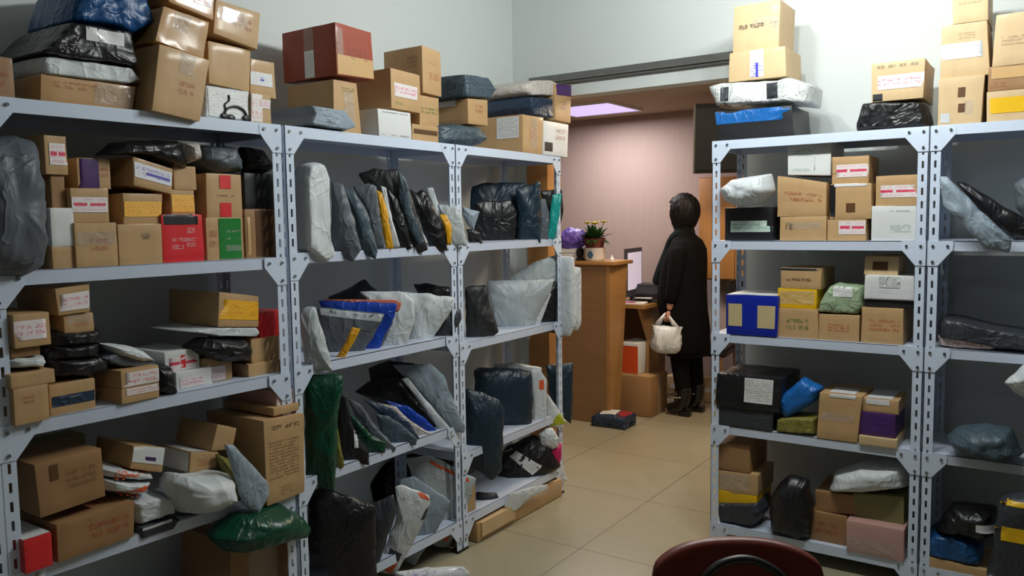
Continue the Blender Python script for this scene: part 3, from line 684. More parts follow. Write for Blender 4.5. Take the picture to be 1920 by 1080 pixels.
# ---- end left rack, top shelf
B('wide tan carton with a big white printed label at the end rack top', 3, [(980, 213), (1019, 222), (1017, 288), (980, 284)], 'card', .0, .34,
  decals=[('L', S_, 'waybill', .5, .4, .93, .96), (T_, 'clear_tape', .4, .1, .7, .95), ('printed_mark', 'ink_orange', .3, .3, .7, .7)])
B('white box with a black picture at the right end of the top shelf', 3, [(1019, 226), (1066, 233), (1064, 294), (1019, 291)], 'box_white', .0, .24, decals=[('picture', 'box_black', .04, .12, .36, .38), ('printed_mark', 'ink_red', .45, .4, .9, .9)])
M('dark petrol blue mailer box under the beige bubble parcel', 3, [(996, 180), (1038, 184), (1040, 222), (1000, 217), (994, 200)], 'film_navy', .33, 9, 0, .01, wr=.004)
B('small tan and purple carton at the end of the top shelf', 3, [(1040, 157), (1071, 160), (1070, 231), (1041, 224)], 'card', .02, .22, snap=False, decals=[(T_, 'box_purple', 0, .7, 1, 1), ('printed_mark', 'ink_purple', .3, .25, .75, .6)])
M('pale beige bubble wrapped parcel highest on the end rack', 3, [(985, 158), (1000, 150), (1036, 149), (1050, 156), (1047, 180), (995, 180), (986, 172)], 'film_beige', .34, 6, 0, .03, wr=.005, kind='wrapped_parcel', cat='parcel')

# ---- middle left rack, second shelf: bags filed upright
def file_bags(r, rows, mat_default='film_dark'):
    for row in rows:
        lab, pts, mat, T = row[:4]; kw = row[4] if len(row) > 4 else {}
        kw = dict(dict(yaw=-45, off=-.012, T=T, mat=mat), **kw)
        M(lab, r, pts, **kw)
file_bags(2, [
 ('dark grey bag standing deepest beside the tall white mailer', [(545, 322), (572, 318), (578, 400), (580, 470), (545, 472)], 'film_dark', .05, dict(off=.12)),
 ('tall narrow white mailer standing at the left of the filed bags', [(578, 335), (586, 308), (600, 303), (612, 308), (620, 330), (621, 462), (632, 482), (614, 492), (582, 468)], 'film_white', .1, dict(yaw=0, p=34, off=-.03, wr=.004)),
 ('dark grey bag sagging over the rail right of the tall white mailer', [(621, 340), (643, 345), (655, 380), (668, 430), (676, 470), (661, 492), (642, 482), (622, 465)], 'film_grey', .06, dict(wr=.008, off=-.04)),
 ('second dark grey bag from the tall white mailer', [(643, 352), (665, 358), (690, 400), (708, 470), (704, 485), (680, 476), (660, 410)], 'film_slate', .05, dict(off=-.03)),
 ('grey bag leaning behind the yellow edged envelope', [(662, 350), (690, 344), (706, 350), (712, 400), (722, 466), (704, 466), (685, 400)], 'film_grey', .035),
 ('yellow envelope between grey and white bags', [(706, 356), (716, 362), (727, 400), (738, 466), (724, 466), (712, 410)], 'film_yellow', .02),
 ('narrow white envelope beside the yellow one', [(714, 348), (724, 352), (730, 390), (750, 462), (738, 466), (724, 420)], 'film_white', .02),
 ('dim charcoal bag between the white envelope and the tall black bag', [(726, 352), (745, 372), (765, 430), (772, 468), (752, 470), (735, 410)], 'film_black', .03),
 ('tallest charcoal bag with its top flopped to the left', [(672, 326), (700, 317), (745, 318), (757, 330), (775, 380), (790, 430), (803, 468), (784, 476), (760, 440), (742, 390), (725, 350), (682, 346)], 'film_charcoal', .05, dict(wr=.012, off=-.03)),
 ('grey blue side of a mailer leaning on the tallest charcoal bag', [(746, 318), (762, 336), (775, 400), (796, 455), (788, 462), (766, 430), (748, 370)], 'film_slate', .02, dict(off=-.045)),
 ('black bag with a creased top right of the tallest charcoal bag', [(768, 354), (780, 362), (790, 354), (800, 360), (815, 390), (836, 438), (838, 468), (812, 476), (795, 440), (780, 400)], 'film_black', .06, dict(wr=.012, off=-.02)),
 ('thin white sheet edge behind the black bags by the second post', [(800, 352), (812, 352), (828, 400), (838, 436), (832, 446), (818, 410)], 'film_white', .012, dict(off=.05)),
 ('pale grey mailer standing in front of the second post', [(820, 384), (854, 384), (868, 410), (876, 462), (850, 459), (836, 440), (826, 405)], 'film_silver', .03, dict(off=-.05, wr=.004)),
 ('small yellow packet tucked beside the pale grey mailer', [(824, 402), (836, 402), (845, 420), (847, 460), (838, 460), (832, 430)], 'film_yellow', .03, dict(off=-.035)),
])
file_bags(3, [
 ('small black bag low on the shelf right of the second post', [(874, 430), (888, 428), (900, 440), (905, 456), (880, 458)], 'film_black', .03, dict(off=-.01)),
 ('crumpled pale grey bag corner right of the second post', [(868, 388), (899, 397), (888, 432), (876, 422), (868, 405)], 'film_bluegrey', .03, dict(off=-.04)),
 ('wide petrol blue bag at the back of the end rack second shelf', [(885, 350), (905, 343), (985, 342), (990, 400), (990, 450), (892, 452), (880, 400)], 'film_petrol', .05, dict(off=.1, anchor=(990, 400))),
 ('black bag in front of the wide petrol blue one', [(888, 378), (958, 376), (970, 400), (964, 456), (892, 456)], 'film_black', .04, dict(off=.06)),
 ('petrol blue bag with a peaked corner at the end of the filed row', [(966, 352), (1000, 345), (1008, 337), (1014, 345), (1011, 400), (1014, 456), (970, 458), (972, 400)], 'film_petrol', .05, dict(off=.0, wr=.01)),
 ('grey and white thin packet before the teal one', [(1012, 372), (1022, 372), (1030, 400), (1028, 448), (1012, 455)], 'film_grey', .02, dict(off=.0)),
 ('slim black packet behind the teal one', [(1012, 358), (1054, 354), (1056, 400), (1046, 440), (1030, 446), (1020, 380)], 'film_black', .02, dict(off=.02)),
 ('bright teal packet at the end of the end rack', [(1036, 364), (1053, 364), (1050, 400), (1040, 449), (1026, 449), (1031, 400)], 'film_teal', .02, dict(off=-.035)),
])
# ---- middle left rack, third shelf
file_bags(2, [
 ('dim grey bag at the back of the middle rack third shelf', [(615, 556), (640, 548), (685, 523), (705, 545), (740, 560), (700, 600), (620, 600)], 'film_dark', .04, dict(off=.24, anchor=(700, 600))),
 ('black bag at the back right of the middle rack third shelf', [(775, 533), (800, 531), (846, 540), (850, 560), (845, 590), (800, 580)], 'film_black', .05, dict(off=.16)),
 ('dark grey and black bag drooping by the second post, third shelf', [(830, 585), (850, 575), (864, 580), (865, 600), (848, 632), (828, 645), (812, 640)], 'film_dark', .05, dict(off=-.01)),
 ('orange edged sheet lying behind the blue folder bag', [(604, 561), (740, 562), (753, 568), (748, 584), (640, 584)], 'film_salmon', .008, dict(off=.015, wr=.002)),
 ('large white mailer drooping furthest over the rail, third shelf', [(732, 545), (790, 549), (851, 558), (850, 578), (815, 628), (786, 678), (768, 655), (766, 600)], 'film_white', .05, dict(off=-.03, wr=.012)),
 ('white mailer between the blue folder bag and the drooping one', [(672, 546), (750, 546), (776, 562), (778, 600), (757, 667), (705, 671), (730, 600)], 'film_white', .04, dict(off=-.01, wr=.01)),
 ('royal blue folder bag on the middle rack third shelf', [(596, 563), (745, 569), (740, 592), (702, 672), (676, 672), (620, 620)], 'film_royal', .03, dict(off=-.005, wr=.005)),
 ('grey bag with a pale band of black characters', [(590, 575), (722, 588), (716, 604), (694, 640), (680, 668), (610, 672), (592, 620)], 'film_grey', .04, dict(off=.0, decals=[('px', 'pale_band', 'film_silver', ((600, 577), (718, 590), (714, 603), (602, 590))), ('px', 'printed_mark', 'ink_grey', ((604, 577), (690, 587), (689, 598), (604, 588)))])),
 ('narrow yellow packet leaning on the grey printed bag', [(660, 613), (677, 616), (662, 645), (640, 681), (625, 680), (648, 640)], 'film_yellow', .022, dict(off=-.03, wr=.003)),
 ('greyish white bag slumped over the rail at the left of the third shelf', [(560, 588), (572, 577), (592, 576), (598, 600), (612, 640), (624, 696), (596, 697), (572, 690)], 'film_silver', .06, dict(off=-.04, wr=.012)),
])
# ---- end left rack, third shelf
file_bags(3, [
 ('large blank white mailer propped at the back, end rack third shelf', [(955, 520), (1000, 492), (1042, 478), (1050, 500), (1048, 560), (960, 560)], 'film_silver', .03, dict(off=.02, wr=.003)),
 ('dark grey bag right of the second post, third shelf', [(872, 538), (914, 533), (918, 570), (936, 622), (905, 646), (874, 644)], 'film_charcoal', .07, dict(off=-.01, wr=.012)),
 ('puffy silver white mailer on the end rack third shelf', [(912, 526), (1038, 524), (1034, 545), (1008, 592), (992, 638), (965, 622), (930, 610)], 'film_silver', .08, dict(off=-.03, wr=.009)),
 ('thin white framed board behind the puffy silver mailer', [(1014, 552), (1034, 550), (1008, 621), (992, 622)], 'film_white', .012, dict(off=-.01, wr=.001)),
 ('black bag behind the white framed board', [(1034, 526), (1047, 530), (1042, 625), (1004, 622), (1018, 560)], 'film_black', .04, dict(off=.02)),
])
for q_, l_, o_ in (([(1042, 480), (1070, 482), (1072, 505), (1074, 610), (1064, 632), (1040, 630), (1044, 520)], 'tall white foam packet at the end of the end rack', -.0),
               ([(1068, 500), (1083, 502), (1083, 612), (1078, 622), (1066, 618)], 'narrow white foam roll beyond the tall foam packet', .03)):
    M(l_, 3, q_, 'film_white', .06, 5, -90, o_, wr=.002, anchor=(1053 + o_ * 100, 560), kind='wrapped_parcel', cat='parcel')
# ---- middle left rack, fourth shelf
file_bags(2, [
 ('dim slate bag arching at the back of the middle rack fourth shelf', [(690, 690), (730, 676), (775, 680), (800, 700), (800, 760), (740, 770), (700, 740)], 'film_charcoal', .05, dict(off=.14)),
 ('black bag deep behind the fanned bags, fourth shelf', [(665, 735), (690, 715), (745, 706), (775, 740), (832, 806), (800, 810), (740, 770)], 'film_black', .05, dict(off=.05)),
 ('long slate blue mailer arching down beside the second post', [(735, 684), (808, 682), (832, 704), (848, 745), (873, 800), (870, 812), (850, 810), (810, 760)], 'film_bluegrey', .03, dict(off=-.04, wr=.008)),
 ('white edged mailer sloping under the slate blue one', [(752, 710), (765, 708), (790, 740), (838, 795), (854, 819), (842, 820), (818, 798), (776, 740)], 'film_white', .02, dict(off=-.02)),
 ('navy bag sloping next to the white edged mailer', [(722, 750), (765, 762), (795, 782), (822, 810), (800, 812), (760, 785)], 'film_royal', .02, dict(off=.02)),
 ('brownish white bag in the fan of the fourth shelf', [(706, 755), (742, 762), (765, 785), (812, 816), (786, 822), (745, 795)], 'film_beige', .025, dict(off=.0)),
 ('navy edged bag in the fan of the fourth shelf', [(680, 748), (735, 765), (765, 790), (787, 822), (772, 826), (725, 790)], 'film_navy', .025, dict(off=-.005)),
 ('bluish grey bag low in the fan of the fourth shelf', [(705, 776), (728, 780), (765, 805), (782, 822), (781, 835), (742, 834), (712, 808)], 'film_slate', .03, dict(off=-.015)),
 ('long charcoal bag in the fan of the fourth shelf', [(650, 745), (676, 758), (705, 800), (744, 842), (738, 850), (700, 826), (668, 785)], 'film_grey', .025, dict(off=-.01)),
 ('bright green bag end in the fan of the fourth shelf', [(652, 772), (670, 786), (700, 818), (726, 830), (722, 850), (692, 848), (665, 812)], 'film_green', .03, dict(off=-.015)),
 ('black bag with a white torn edge by the dark green bag', [(640, 770), (656, 788), (675, 826), (693, 850), (692, 872), (660, 866), (645, 820)], 'film_black', .035, dict(off=-.02, decals=[('torn_edge', 'film_white', .45, .35, .6, .8)])),
 ('thin olive packet beside the tall dark green bag', [(626, 795), (632, 796), (646, 874), (640, 880), (630, 878)], 'film_olive', .02, dict(off=-.01)),
 ('tall black bag pressed against the dark green bag', [(632, 736), (648, 742), (662, 800), (668, 872), (650, 882), (630, 870)], 'film_black', .03, dict(off=.02)),
 ('tall dark green glossy bag at the front of the fourth shelf', [(570, 712), (585, 702), (642, 702), (645, 722), (634, 770), (632, 860), (626, 922), (600, 914), (573, 905)], 'film_green', .07, dict(off=-.07, wr=.012)),
])
# ---- middle left rack, bottom: bags standing on the floor
file_bags(2, [
 ('black bag slumped deep under the fourth shelf', [(650, 900), (700, 870), (770, 850), (840, 840), (868, 880), (860, 960), (760, 990), (680, 960)], 'film_black', .08, dict(off=.2)),
 ('large white mailer with an orange stripe leaning from the bottom shelf', [(760, 872), (806, 868), (850, 888), (893, 911), (882, 950), (860, 1000), (842, 1042), (812, 1040), (800, 980)], 'film_silver', .04, dict(off=-.03, wr=.006,
     decals=[('px', 'orange_stripe', 'orange_print', ((806, 876), (878, 910), (880, 917), (808, 883))), ('px', 'grey_block', 'film_dark', ((822, 996), (844, 1003), (844, 1009), (820, 1002))), ('px', 'orange_block', 'orange_print', ((814, 1003), (843, 1011), (839, 1027), (812, 1018)))])),
 ('white mailer behind the orange blocked one on the bottom shelf', [(748, 900), (775, 893), (846, 940), (826, 985), (800, 1024), (778, 1062), (745, 1050)], 'film_bluegrey', .04, dict(off=-.05, wr=.006)),
 ('white mailer with an orange block standing lowest at the front', [(740, 912), (752, 908), (805, 928), (806, 945), (792, 985), (768, 1030), (742, 1078), (712, 1074), (718, 1040), (732, 1000), (746, 965)], 'film_white', .05, dict(off=-.1, wr=.008,
     decals=[('px', 'orange_block', 'orange_print', ((724, 1040), (745, 1052), (733, 1076), (714, 1063))), ('px', 'grey_block', 'film_dark', ((731, 1025), (753, 1035), (747, 1050), (726, 1040))), ('px', 'orange_block', 'orange_print', ((782, 922), (796, 924), (806, 938), (788, 931))), ('px', 'grey_block', 'film_dark', ((797, 955), (804, 948), (798, 973), (788, 973)))])),
 ('dark slate bag behind the biggest black bag on the bottom shelf', [(690, 950), (738, 930), (744, 962), (728, 1006), (712, 1060), (704, 1110), (686, 1120)], 'film_dark', .06, dict(off=-.04)),
 ('biggest black bag standing at the bottom beside the first post', [(577, 925), (600, 912), (640, 925), (705, 950), (706, 1130), (580, 1150)], 'film_black', .1, dict(off=-.06, wr=.007)),
 ('white bag with violet flowers cut by the bottom of the photo', [(740, 1074), (800, 1066), (868, 1063), (880, 1075), (872, 1092), (740, 1100)], 'film_white', .07, dict(off=-.24, wr=.01, decals=[('printed_mark', 'purple_flower', .04, .3, .96, .97)])),
])
B('brown carton behind the white mailers at the foot of the second post', 3, (868, 892, 910, 965), 'card', .02, .2, snap=False)
# ---- end left rack, fourth shelf
file_bags(3, [
 ('white flat box standing behind the black square bag', [(926, 684), (960, 681), (1018, 690), (1018, 720), (930, 720)], 'film_silver', .04, dict(off=.1, p=5)),
 ('white box edge with an orange square beside the black square bag', [(996, 694), (1012, 692), (1026, 712), (1026, 798), (1002, 806)], 'film_white', .03, dict(off=.0, p=5, wr=.001, decals=[('px', 'orange_square', 'orange_print', ((1011, 713), (1020, 713), (1020, 730), (1011, 730)))])),
 ('tall slate bag overhanging the right end of the end rack', [(1024, 684), (1075, 680), (1074, 740), (1071, 795), (1050, 780), (1030, 740)], 'film_petrol', .06, dict(off=-.01)),
 ('square black bag with wrinkled front on the end rack fourth shelf', [(892, 697), (902, 693), (955, 693), (1000, 700), (1004, 745), (1001, 806), (945, 803), (894, 795)], 'film_petrol', .12, dict(off=-.01, p=4, wr=.008)),
 ('white and lime printed bag hanging off the end rack', [(1024, 736), (1034, 748), (1048, 770), (1063, 792), (1046, 802), (1026, 800)], 'film_white', .03, dict(off=-.04, wr=.006, decals=[('px', 'lime_panel', 'film_lime', ((1041, 780), (1052, 772), (1061, 793), (1030, 799)))])),
 ('huge slate bag hanging past the fourth shelf beside the second post', [(873, 728), (905, 736), (938, 752), (946, 765), (943, 830), (940, 885), (922, 902), (900, 885), (874, 876)], 'film_petrol', .09, dict(off=-.06, wr=.008)),
])
# ---- end left rack, bottom shelf
file_bags(3, [
 ('flat white paper bag curling over the bottom rail', [(955, 925), (1000, 912), (1026, 908), (1028, 918), (1000, 930), (966, 958), (945, 950)], 'film_white', .012, dict(off=-.05, wr=.004, yaw=-10)),
 ('small dark box bag on the bottom shelf of the end rack', [(893, 922), (930, 924), (945, 945), (925, 955), (893, 955)], 'film_dark', .05, dict(off=.0)),
 ('magenta bag at the right end of the bottom shelf', [(1022, 842), (1036, 836), (1053, 832), (1054, 858), (1048, 874), (1030, 868)], 'film_magenta', .05, dict(off=-.03)),
 ('white knotted bag above the magenta one', [(1008, 812), (1022, 803), (1036, 803), (1048, 822), (1046, 838), (1036, 843), (1016, 834)], 'film_white', .06, dict(off=-.03, wr=.012)),
 ('white bag tail hanging below the magenta bag', [(1040, 870), (1052, 868), (1064, 900), (1052, 906), (1028, 900), (1020, 892)], 'film_white', .03, dict(off=-.02, wr=.006)),
 ('black bag with a long white waybill on the bottom shelf', [(930, 872), (948, 842), (1000, 818), (1030, 838), (1052, 878), (1010, 910), (962, 944), (936, 918)], 'film_black', .14, dict(off=-.03, wr=.014, decals=[('px', S_, 'waybill', ((945, 850), (958, 842), (1012, 872), (994, 889)))])),
])

# ---- right rack, top shelf
B('dark grey box bag under the silver packet, top of the right rack', 4, [(1341, 208), (1484, 201), (1490, 255), (1348, 263)], 'box_black', .04, .3, decals=[(T_, 'film_cyan', .0, .58, 1, 1)], kind='wrapped_parcel', cat='parcel', amp=.005)
M('long silver and clear wrapped packet on the blue topped box', 4, [(1320, 170), (1345, 163), (1462, 158), (1480, 152), (1522, 166), (1518, 204), (1482, 200), (1400, 204), (1336, 206)], 'film_clear', .28, 5, 0, .02, lie=True, wr=.008, kind='wrapped_parcel', cat='parcel',
  decals=[(S_, 'tape_white', .28, .1, .6, .85), ('grey_patch', 'film_dark', .16, .1, .24, .8), ('grey_patch', 'film_dark', .6, .15, .7, .9)])
B('carton with vertical white and blue tape on the silver packet', 4, [(1368, 96), (1472, 90), (1474, 152), (1366, 158)], 'card_pale', .04, .27, decals=[(T_, 'tape_blue', .38, .0, .62, 1)], tol=.1)
B('squarish carton topmost above the doorway side of the right rack', 4, [(1376, 7), (1463, 4), (1460, 90), (1374, 94)], 'card_pale', .05, .25, decals=[('printed_mark', 'ink_black', .1, .42, .7, .62), (T_, 'clear_tape', .4, .5, 1, .66), ('printed_mark', 'ink_purple', .8, .4, .98, .6)])
M('shiny black bag on the right rack top under a single carton', 4, [(1613, 190), (1642, 187), (1732, 187), (1743, 236), (1603, 244), (1601, 230)], 'film_black', .26, 5, 0, .03, wr=.012, lie=True)
B('carton with four printed symbols and pink white tape', 4, [(1634, 120), (1735, 109), (1731, 186), (1634, 189)], 'card_pale', .04, .3, tol=.09,
  decals=[(T_, 'tape_pink', .0, .3, 1, .66), ('symbol', 'ink_grey', .1, .8, .26, .97), ('symbol', 'ink_grey', .31, .8, .47, .97), ('symbol', 'ink_grey', .52, .8, .68, .97), ('symbol', 'ink_grey', .73, .8, .89, .97), ('corner_patch', 'box_black', .0, .0, .22, .2)])
B('carton with two black cut out marks at the bottom of the right tower', 5, [(1760, 147), (1847, 141), (1839, 229), (1758, 232)], 'card_pale', .03, .27, decals=[('printed_mark', 'box_brown', .44, .58, .6, .78), ('printed_mark', 'box_brown', .46, .26, .62, .44), (T_, 'clear_tape', .6, .2, .8, .5), ('lilac_patch', 'box_silver', .06, .06, .28, .26)])
B('carton with a wide clear tape band in the middle of the right tower', 5, [(1766, 49), (1851, 37), (1856, 139), (1763, 146)], 'card_pale', .04, .28, tol=.1, decals=[(T_, 'tape_white', .0, .35, 1, .64), ('printed_mark', 'ink_brown', .35, .68, .75, .85)])
B('carton cut by the top of the photo on the right tower', 5, [(1784, -32), (1853, -38), (1853, 34), (1787, 43)], 'card_pale', .04, .26, tol=.1, decals=[('printed_mark', 'ink_brown', .15, .4, .85, .75)])
B('carton with a yellow tape band in the far right top corner', 5, [(1850, 172), (1975, 162), (1975, 221), (1850, 226)], 'card_pale', .03, .28, decals=[(T_, 'box_yellow', .0, .28, 1, .78)])
B('low carton with red writing above the yellow taped one, far right', 5, [(1854, 124), (1975, 116), (1975, 164), (1852, 171)], 'card_dark', .03, .28, decals=[(T_, 'print_tan', .05, .5, 1, .95), ('printed_mark', 'ink_red', .0, .1, .3, .4)])
B('large carton with brown handwriting at the far right edge, top', 5, [(1868, 26), (1975, 16), (1975, 115), (1860, 120)], 'card_pale', .03, .3, decals=[('printed_mark', 'ink_brown', .1, .35, .8, .6)])
# ---- right rack, second shelf
B('black box with a pale green tape band, left of the second shelf', 4, (1359, 1449, 389, 452), 'box_black', .03, .3, decals=[(T_, 'tape_green', 0, .26, 1, .6)])
M('crumpled white bag on the black box with green tape', 4, [(1351, 354), (1374, 336), (1420, 327), (1447, 324), (1453, 357), (1430, 382), (1389, 388), (1361, 376)], 'film_white', .22, 3.2, 0, .02, wr=.014, lie=True, kind='plastic_bag')
B('brown carton scratched with white lines, bottom of the second shelf', 4, (1462, 1549, 406, 452), 'card', .03, .28, decals=[('printed_mark', 'ink_black', .1, .3, .3, .9), (T_, 'clear_tape', .2, .5, .9, .75)])
B('large plain carton in the middle of the right rack second shelf', 4, [(1458, 330), (1550, 342), (1549, 403), (1457, 402)], 'card', .03, .29, decals=[('printed_mark', 'ink_red', .1, .35, .95, .7)])
B('white box with pale green print highest on the second shelf', 4, [(1477, 268), (1559, 266), (1557, 329), (1477, 328)], 'box_white', .04, .26, snap=False, decals=[('printed_mark', 'ink_sage', .12, .55, .62, .85), ('printed_mark', 'ink_sage', .1, .1, .55, .22), ('printed_mark', 'tape_white', .62, .0, .64, 1)], tol=.04)
B('carton with a pink label corner on the bottom of the second shelf', 4, (1551, 1624, 411, 452), 'card', .03, .26, decals=[(T_, 'tape_pinkbar', .3, .3, .98, .92)])
B('carton with a peeled black left edge on the second shelf', 4, (1556, 1634, 344, 400), 'card', .03, .28, decals=[(T_, 'film_black', .0, .0, .14, .98), ('printed_mark', 'box_brown', .4, .2, .62, .45), ('tape', 'waybill_blank', .1, .92, 1, 1)], tol=.08)
B('small carton with pink arrows on white tape, second shelf', 4, (1560, 1629, 293, 341), 'card', .04, .24, decals=[(T_, 'tape_pinkbar', .0, .24, 1, .7)])
B('white box with green corner print beside the rack post', 4, (1634, 1718, 386, 452), 'box_white', .02, .28, decals=[('printed_mark', 'ink_grey', .35, .82, .9, .88), ('printed_mark', 'ink_sage', .4, .2, .9, .5)])
B('carton with a pink and white tape band beside the rack post', 4, (1642, 1720, 329, 385), 'card', .03, .26, decals=[(T_, 'tape_pinkbar', .0, .28, 1, .68)])
# ---- right rack, third shelf
B('royal blue box with two torn tan patches', 4, [(1361, 552), (1459, 556), (1456, 632), (1362, 626)], 'box_blue', .0, .28, tol=.08, decals=[('torn_patch', 'cloth_patch', .0, .22, .32, .78), ('torn_patch', 'cloth_patch', .62, .2, .96, .76), ('T', 'white_cover', 'box_white', .02, .02, .98, .98)])
B('carton with faint green print at the bottom of the third shelf', 4, [(1457, 577), (1533, 580), (1535, 635), (1457, 632)], 'card', .02, .28, tol=.08, decals=[('printed_mark', 'ink_green', .2, .2, .8, .75)])
B('yellow box between two cartons on the third shelf', 4, [(1459, 540), (1532, 543), (1530, 579), (1458, 577)], 'box_yellow', .03, .26, kind='wrapped_parcel', cat='box', decals=[(T_, 'clear_tape', .05, .2, .95, .9)])
B('carton with a row of small print on the yellow box', 4, [(1464, 502), (1541, 504), (1539, 541), (1464, 539)], 'card', .03, .27, decals=[('printed_mark', 'ink_black', .1, .3, .8, .6), (T_, 'box_black', .0, .9, 1, 1)])
B('carton with orange writing under the pale green packet', 4, (1535, 1611, 590, 641), 'card', .02, .28, tol=.08, decals=[('printed_mark', 'ink_orange', .2, .3, .8, .7)])
M('pale green translucent packet with a white label', 4, [(1531, 572), (1551, 538), (1566, 534), (1616, 538), (1618, 580), (1609, 593), (1532, 588)], 'film_sage', .24, 4.5, 0, .02, wr=.009, lie=True, kind='wrapped_parcel', cat='parcel', decals=[(S_, 'waybill', .36, .58, .78, .96)])
B('carton with smeared orange writing beside the post, third shelf', 4, [(1616, 576), (1694, 580), (1693, 646), (1614, 641)], 'card', .02, .28, tol=.08, decals=[('printed_mark', 'ink_orange', .15, .3, .95, .75)])
B('thin black parcel between the orange lettered carton and the white box', 4, (1622, 1712, 562, 578), 'box_black', .04, .26, kind='wrapped_parcel', cat='parcel')
B('white box with rows of grey text behind the post', 4, [(1622, 515), (1714, 519), (1714, 566), (1620, 561)], 'box_white', .03, .26, decals=[('printed_mark', 'tape_white', .05, .05, .95, .45), ('grey_patch', 'film_clear', .3, .5, .72, .95)])
B('small shallow carton on the white text box', 4, [(1622, 481), (1685, 479), (1684, 503), (1620, 500)], 'card_pale', .06, .22, decals=[('printed_mark', 'box_brown', .25, .25, .7, .7)])
# ---- right rack, fourth shelf
B('dark grey wrapped box under the labelled black parcel', 4, [(1343, 764), (1450, 768), (1447, 816), (1344, 806)], 'film_dark', .0, .3, kind='wrapped_parcel', cat='parcel', amp=.006, tol=.08)
B('black wrapped box with a white waybill on its front', 4, [(1345, 704), (1466, 708), (1462, 768), (1343, 763)], 'film_black', -.01, .32, kind='wrapped_parcel', cat='parcel', amp=.008, tol=.08, decals=[(S_, 'waybill', .44, .22, .88, .96)])
M('small olive green packet on the fourth shelf', 4, [(1453, 796), (1478, 792), (1529, 795), (1527, 825), (1453, 820)], 'film_olive', .16, 5, 0, .0, wr=.004, lie=True, tol=.08, kind='wrapped_parcel', cat='parcel')
M('bright blue packet tilted against the black parcel', 4, [(1446, 757), (1501, 711), (1538, 730), (1526, 756), (1470, 790)], 'film_cyan', .12, 5, 0, .0, wr=.004, kind='wrapped_parcel', cat='parcel')
B('tall carton with a taped seam and white label on top, fourth shelf', 4, [(1537, 738), (1617, 742), (1607, 832), (1531, 822)], 'card', .0, .26, tol=.08, decals=[(T_, 'clear_tape', .0, .42, 1, .58), ('T', S_, 'waybill_blank', .2, .1, .8, .6), (S_, 'waybill_blank', .25, .93, .85, 1)])
B('low pale carton at the bottom beside the tall taped one', 4, (1610, 1682, 821, 846), 'card_pale', -.01, .25, tol=.09)
B('purple box with magenta figures on the low pale carton', 4, (1611, 1679, 775, 822), 'box_purple', .01, .25, decals=[('printed_mark', 'ink_purple', .1, .1, .9, .8)])
B('small carton with a white label on the purple box', 4, (1617, 1685, 749, 776), 'card', .02, .22, decals=[('T', S_, 'waybill_blank', .1, .05, .8, .95), (S_, 'waybill_blank', .1, .6, .75, .98)])
# ---- right rack, fifth shelf
M('dark translucent bag at the left of the lowest shelf', 4, [(1342, 952), (1420, 952), (1428, 970), (1412, 998), (1343, 988)], 'film_dark', .22, 4, 0, .01, wr=.01, lie=True, tol=.08, kind='plastic_bag')
B('flat yellow topped box on the dark translucent bag', 4, (1342, 1419, 924, 950), 'box_yellow', .03, .24, snap=False)
B('carton in the middle of the left stack, lowest shelf', 4, [(1342, 881), (1421, 891), (1421, 930), (1343, 924)], 'card', .03, .26, snap=False, decals=[(T_, 'clear_tape', .1, .2, .8, .9)])
B('plain carton on top of the left stack, lowest shelf', 4, [(1342, 831), (1406, 836), (1406, 889), (1342, 878)], 'card_dark', .03, .28, snap=False)
M('black sack with shiny folds leaning on the lowest shelf', 4, [(1444, 932), (1462, 905), (1481, 889), (1515, 897), (1527, 950), (1520, 1005), (1500, 1014), (1446, 994)], 'film_black', .16, 3, 0, .03, wr=.014, kind='plastic_bag')
B('reddish brown carton at the bottom middle of the lowest shelf', 4, [(1517, 957), (1588, 970), (1588, 1016), (1516, 1004)], 'card_dark', .04, .28, tol=.1, decals=[('printed_mark', 'ink_red', .1, .2, .8, .8)])
B('pinkish clear wrapped box at the front of the lowest shelf', 4, [(1587, 972), (1695, 998), (1695, 1052), (1587, 1032)], 'box_pink', -.01, .25, tol=.1, kind='wrapped_parcel', cat='box', decals=[(T_, 'clear_tape', .0, .0, 1, .5)])
B('brown carton behind the black sack under the white mailer', 4, [(1528, 920), (1605, 930), (1605, 966), (1530, 958)], 'card_dark', .06, .28, snap=False)
B('olive brown carton behind the pinkish box', 4, [(1600, 925), (1695, 932), (1695, 990), (1600, 972)], 'card_green', .06, .28, snap=False)
M('long white mailer lying on top of the cartons, lowest shelf', 4, [(1545, 929), (1554, 897), (1605, 880), (1698, 881), (1701, 922), (1612, 932)], 'film_white', .26, 3.6, 0, .0, wr=.008)
# ---- right edge rack
M('long grey mailer slanting down over the rail at the right', 5, [(1760, 330), (1775, 330), (1850, 405), (1896, 448), (1892, 475), (1850, 466), (1768, 385)], 'film_bluegrey', .05, 3, 0, -.05, wr=.01)
M('long black bag slanting behind the grey mailer at the right', 5, [(1792, 340), (1812, 344), (1920, 408), (1960, 450), (1900, 450), (1850, 410)], 'film_black', .06, 3, 0, .04, wr=.01)
M('small black and white bag at the right edge of the second shelf', 5, [(1900, 345), (1930, 325), (1975, 335), (1990, 449), (1940, 449), (1905, 388)], 'film_grey', .08, 3, 0, .06, wr=.012, kind='plastic_bag')
M('flat packet with red print under the dark bag at the right', 5, [(1754, 636), (1800, 636), (1868, 645), (1866, 664), (1800, 662), (1756, 655)], 'film_pinkwhite', .24, 4, 0, .02, wr=.005, lie=True, tol=.08, decals=[('printed_mark', 'ink_red', .2, .2, .95, .8)])
M('dark slate bag lying on the right edge third shelf', 5, [(1755, 606), (1765, 597), (1790, 600), (1860, 618), (1960, 632), (1960, 664), (1870, 655), (1800, 640), (1756, 634)], 'film_dark', .26, 4, 0, .0, wr=.01)
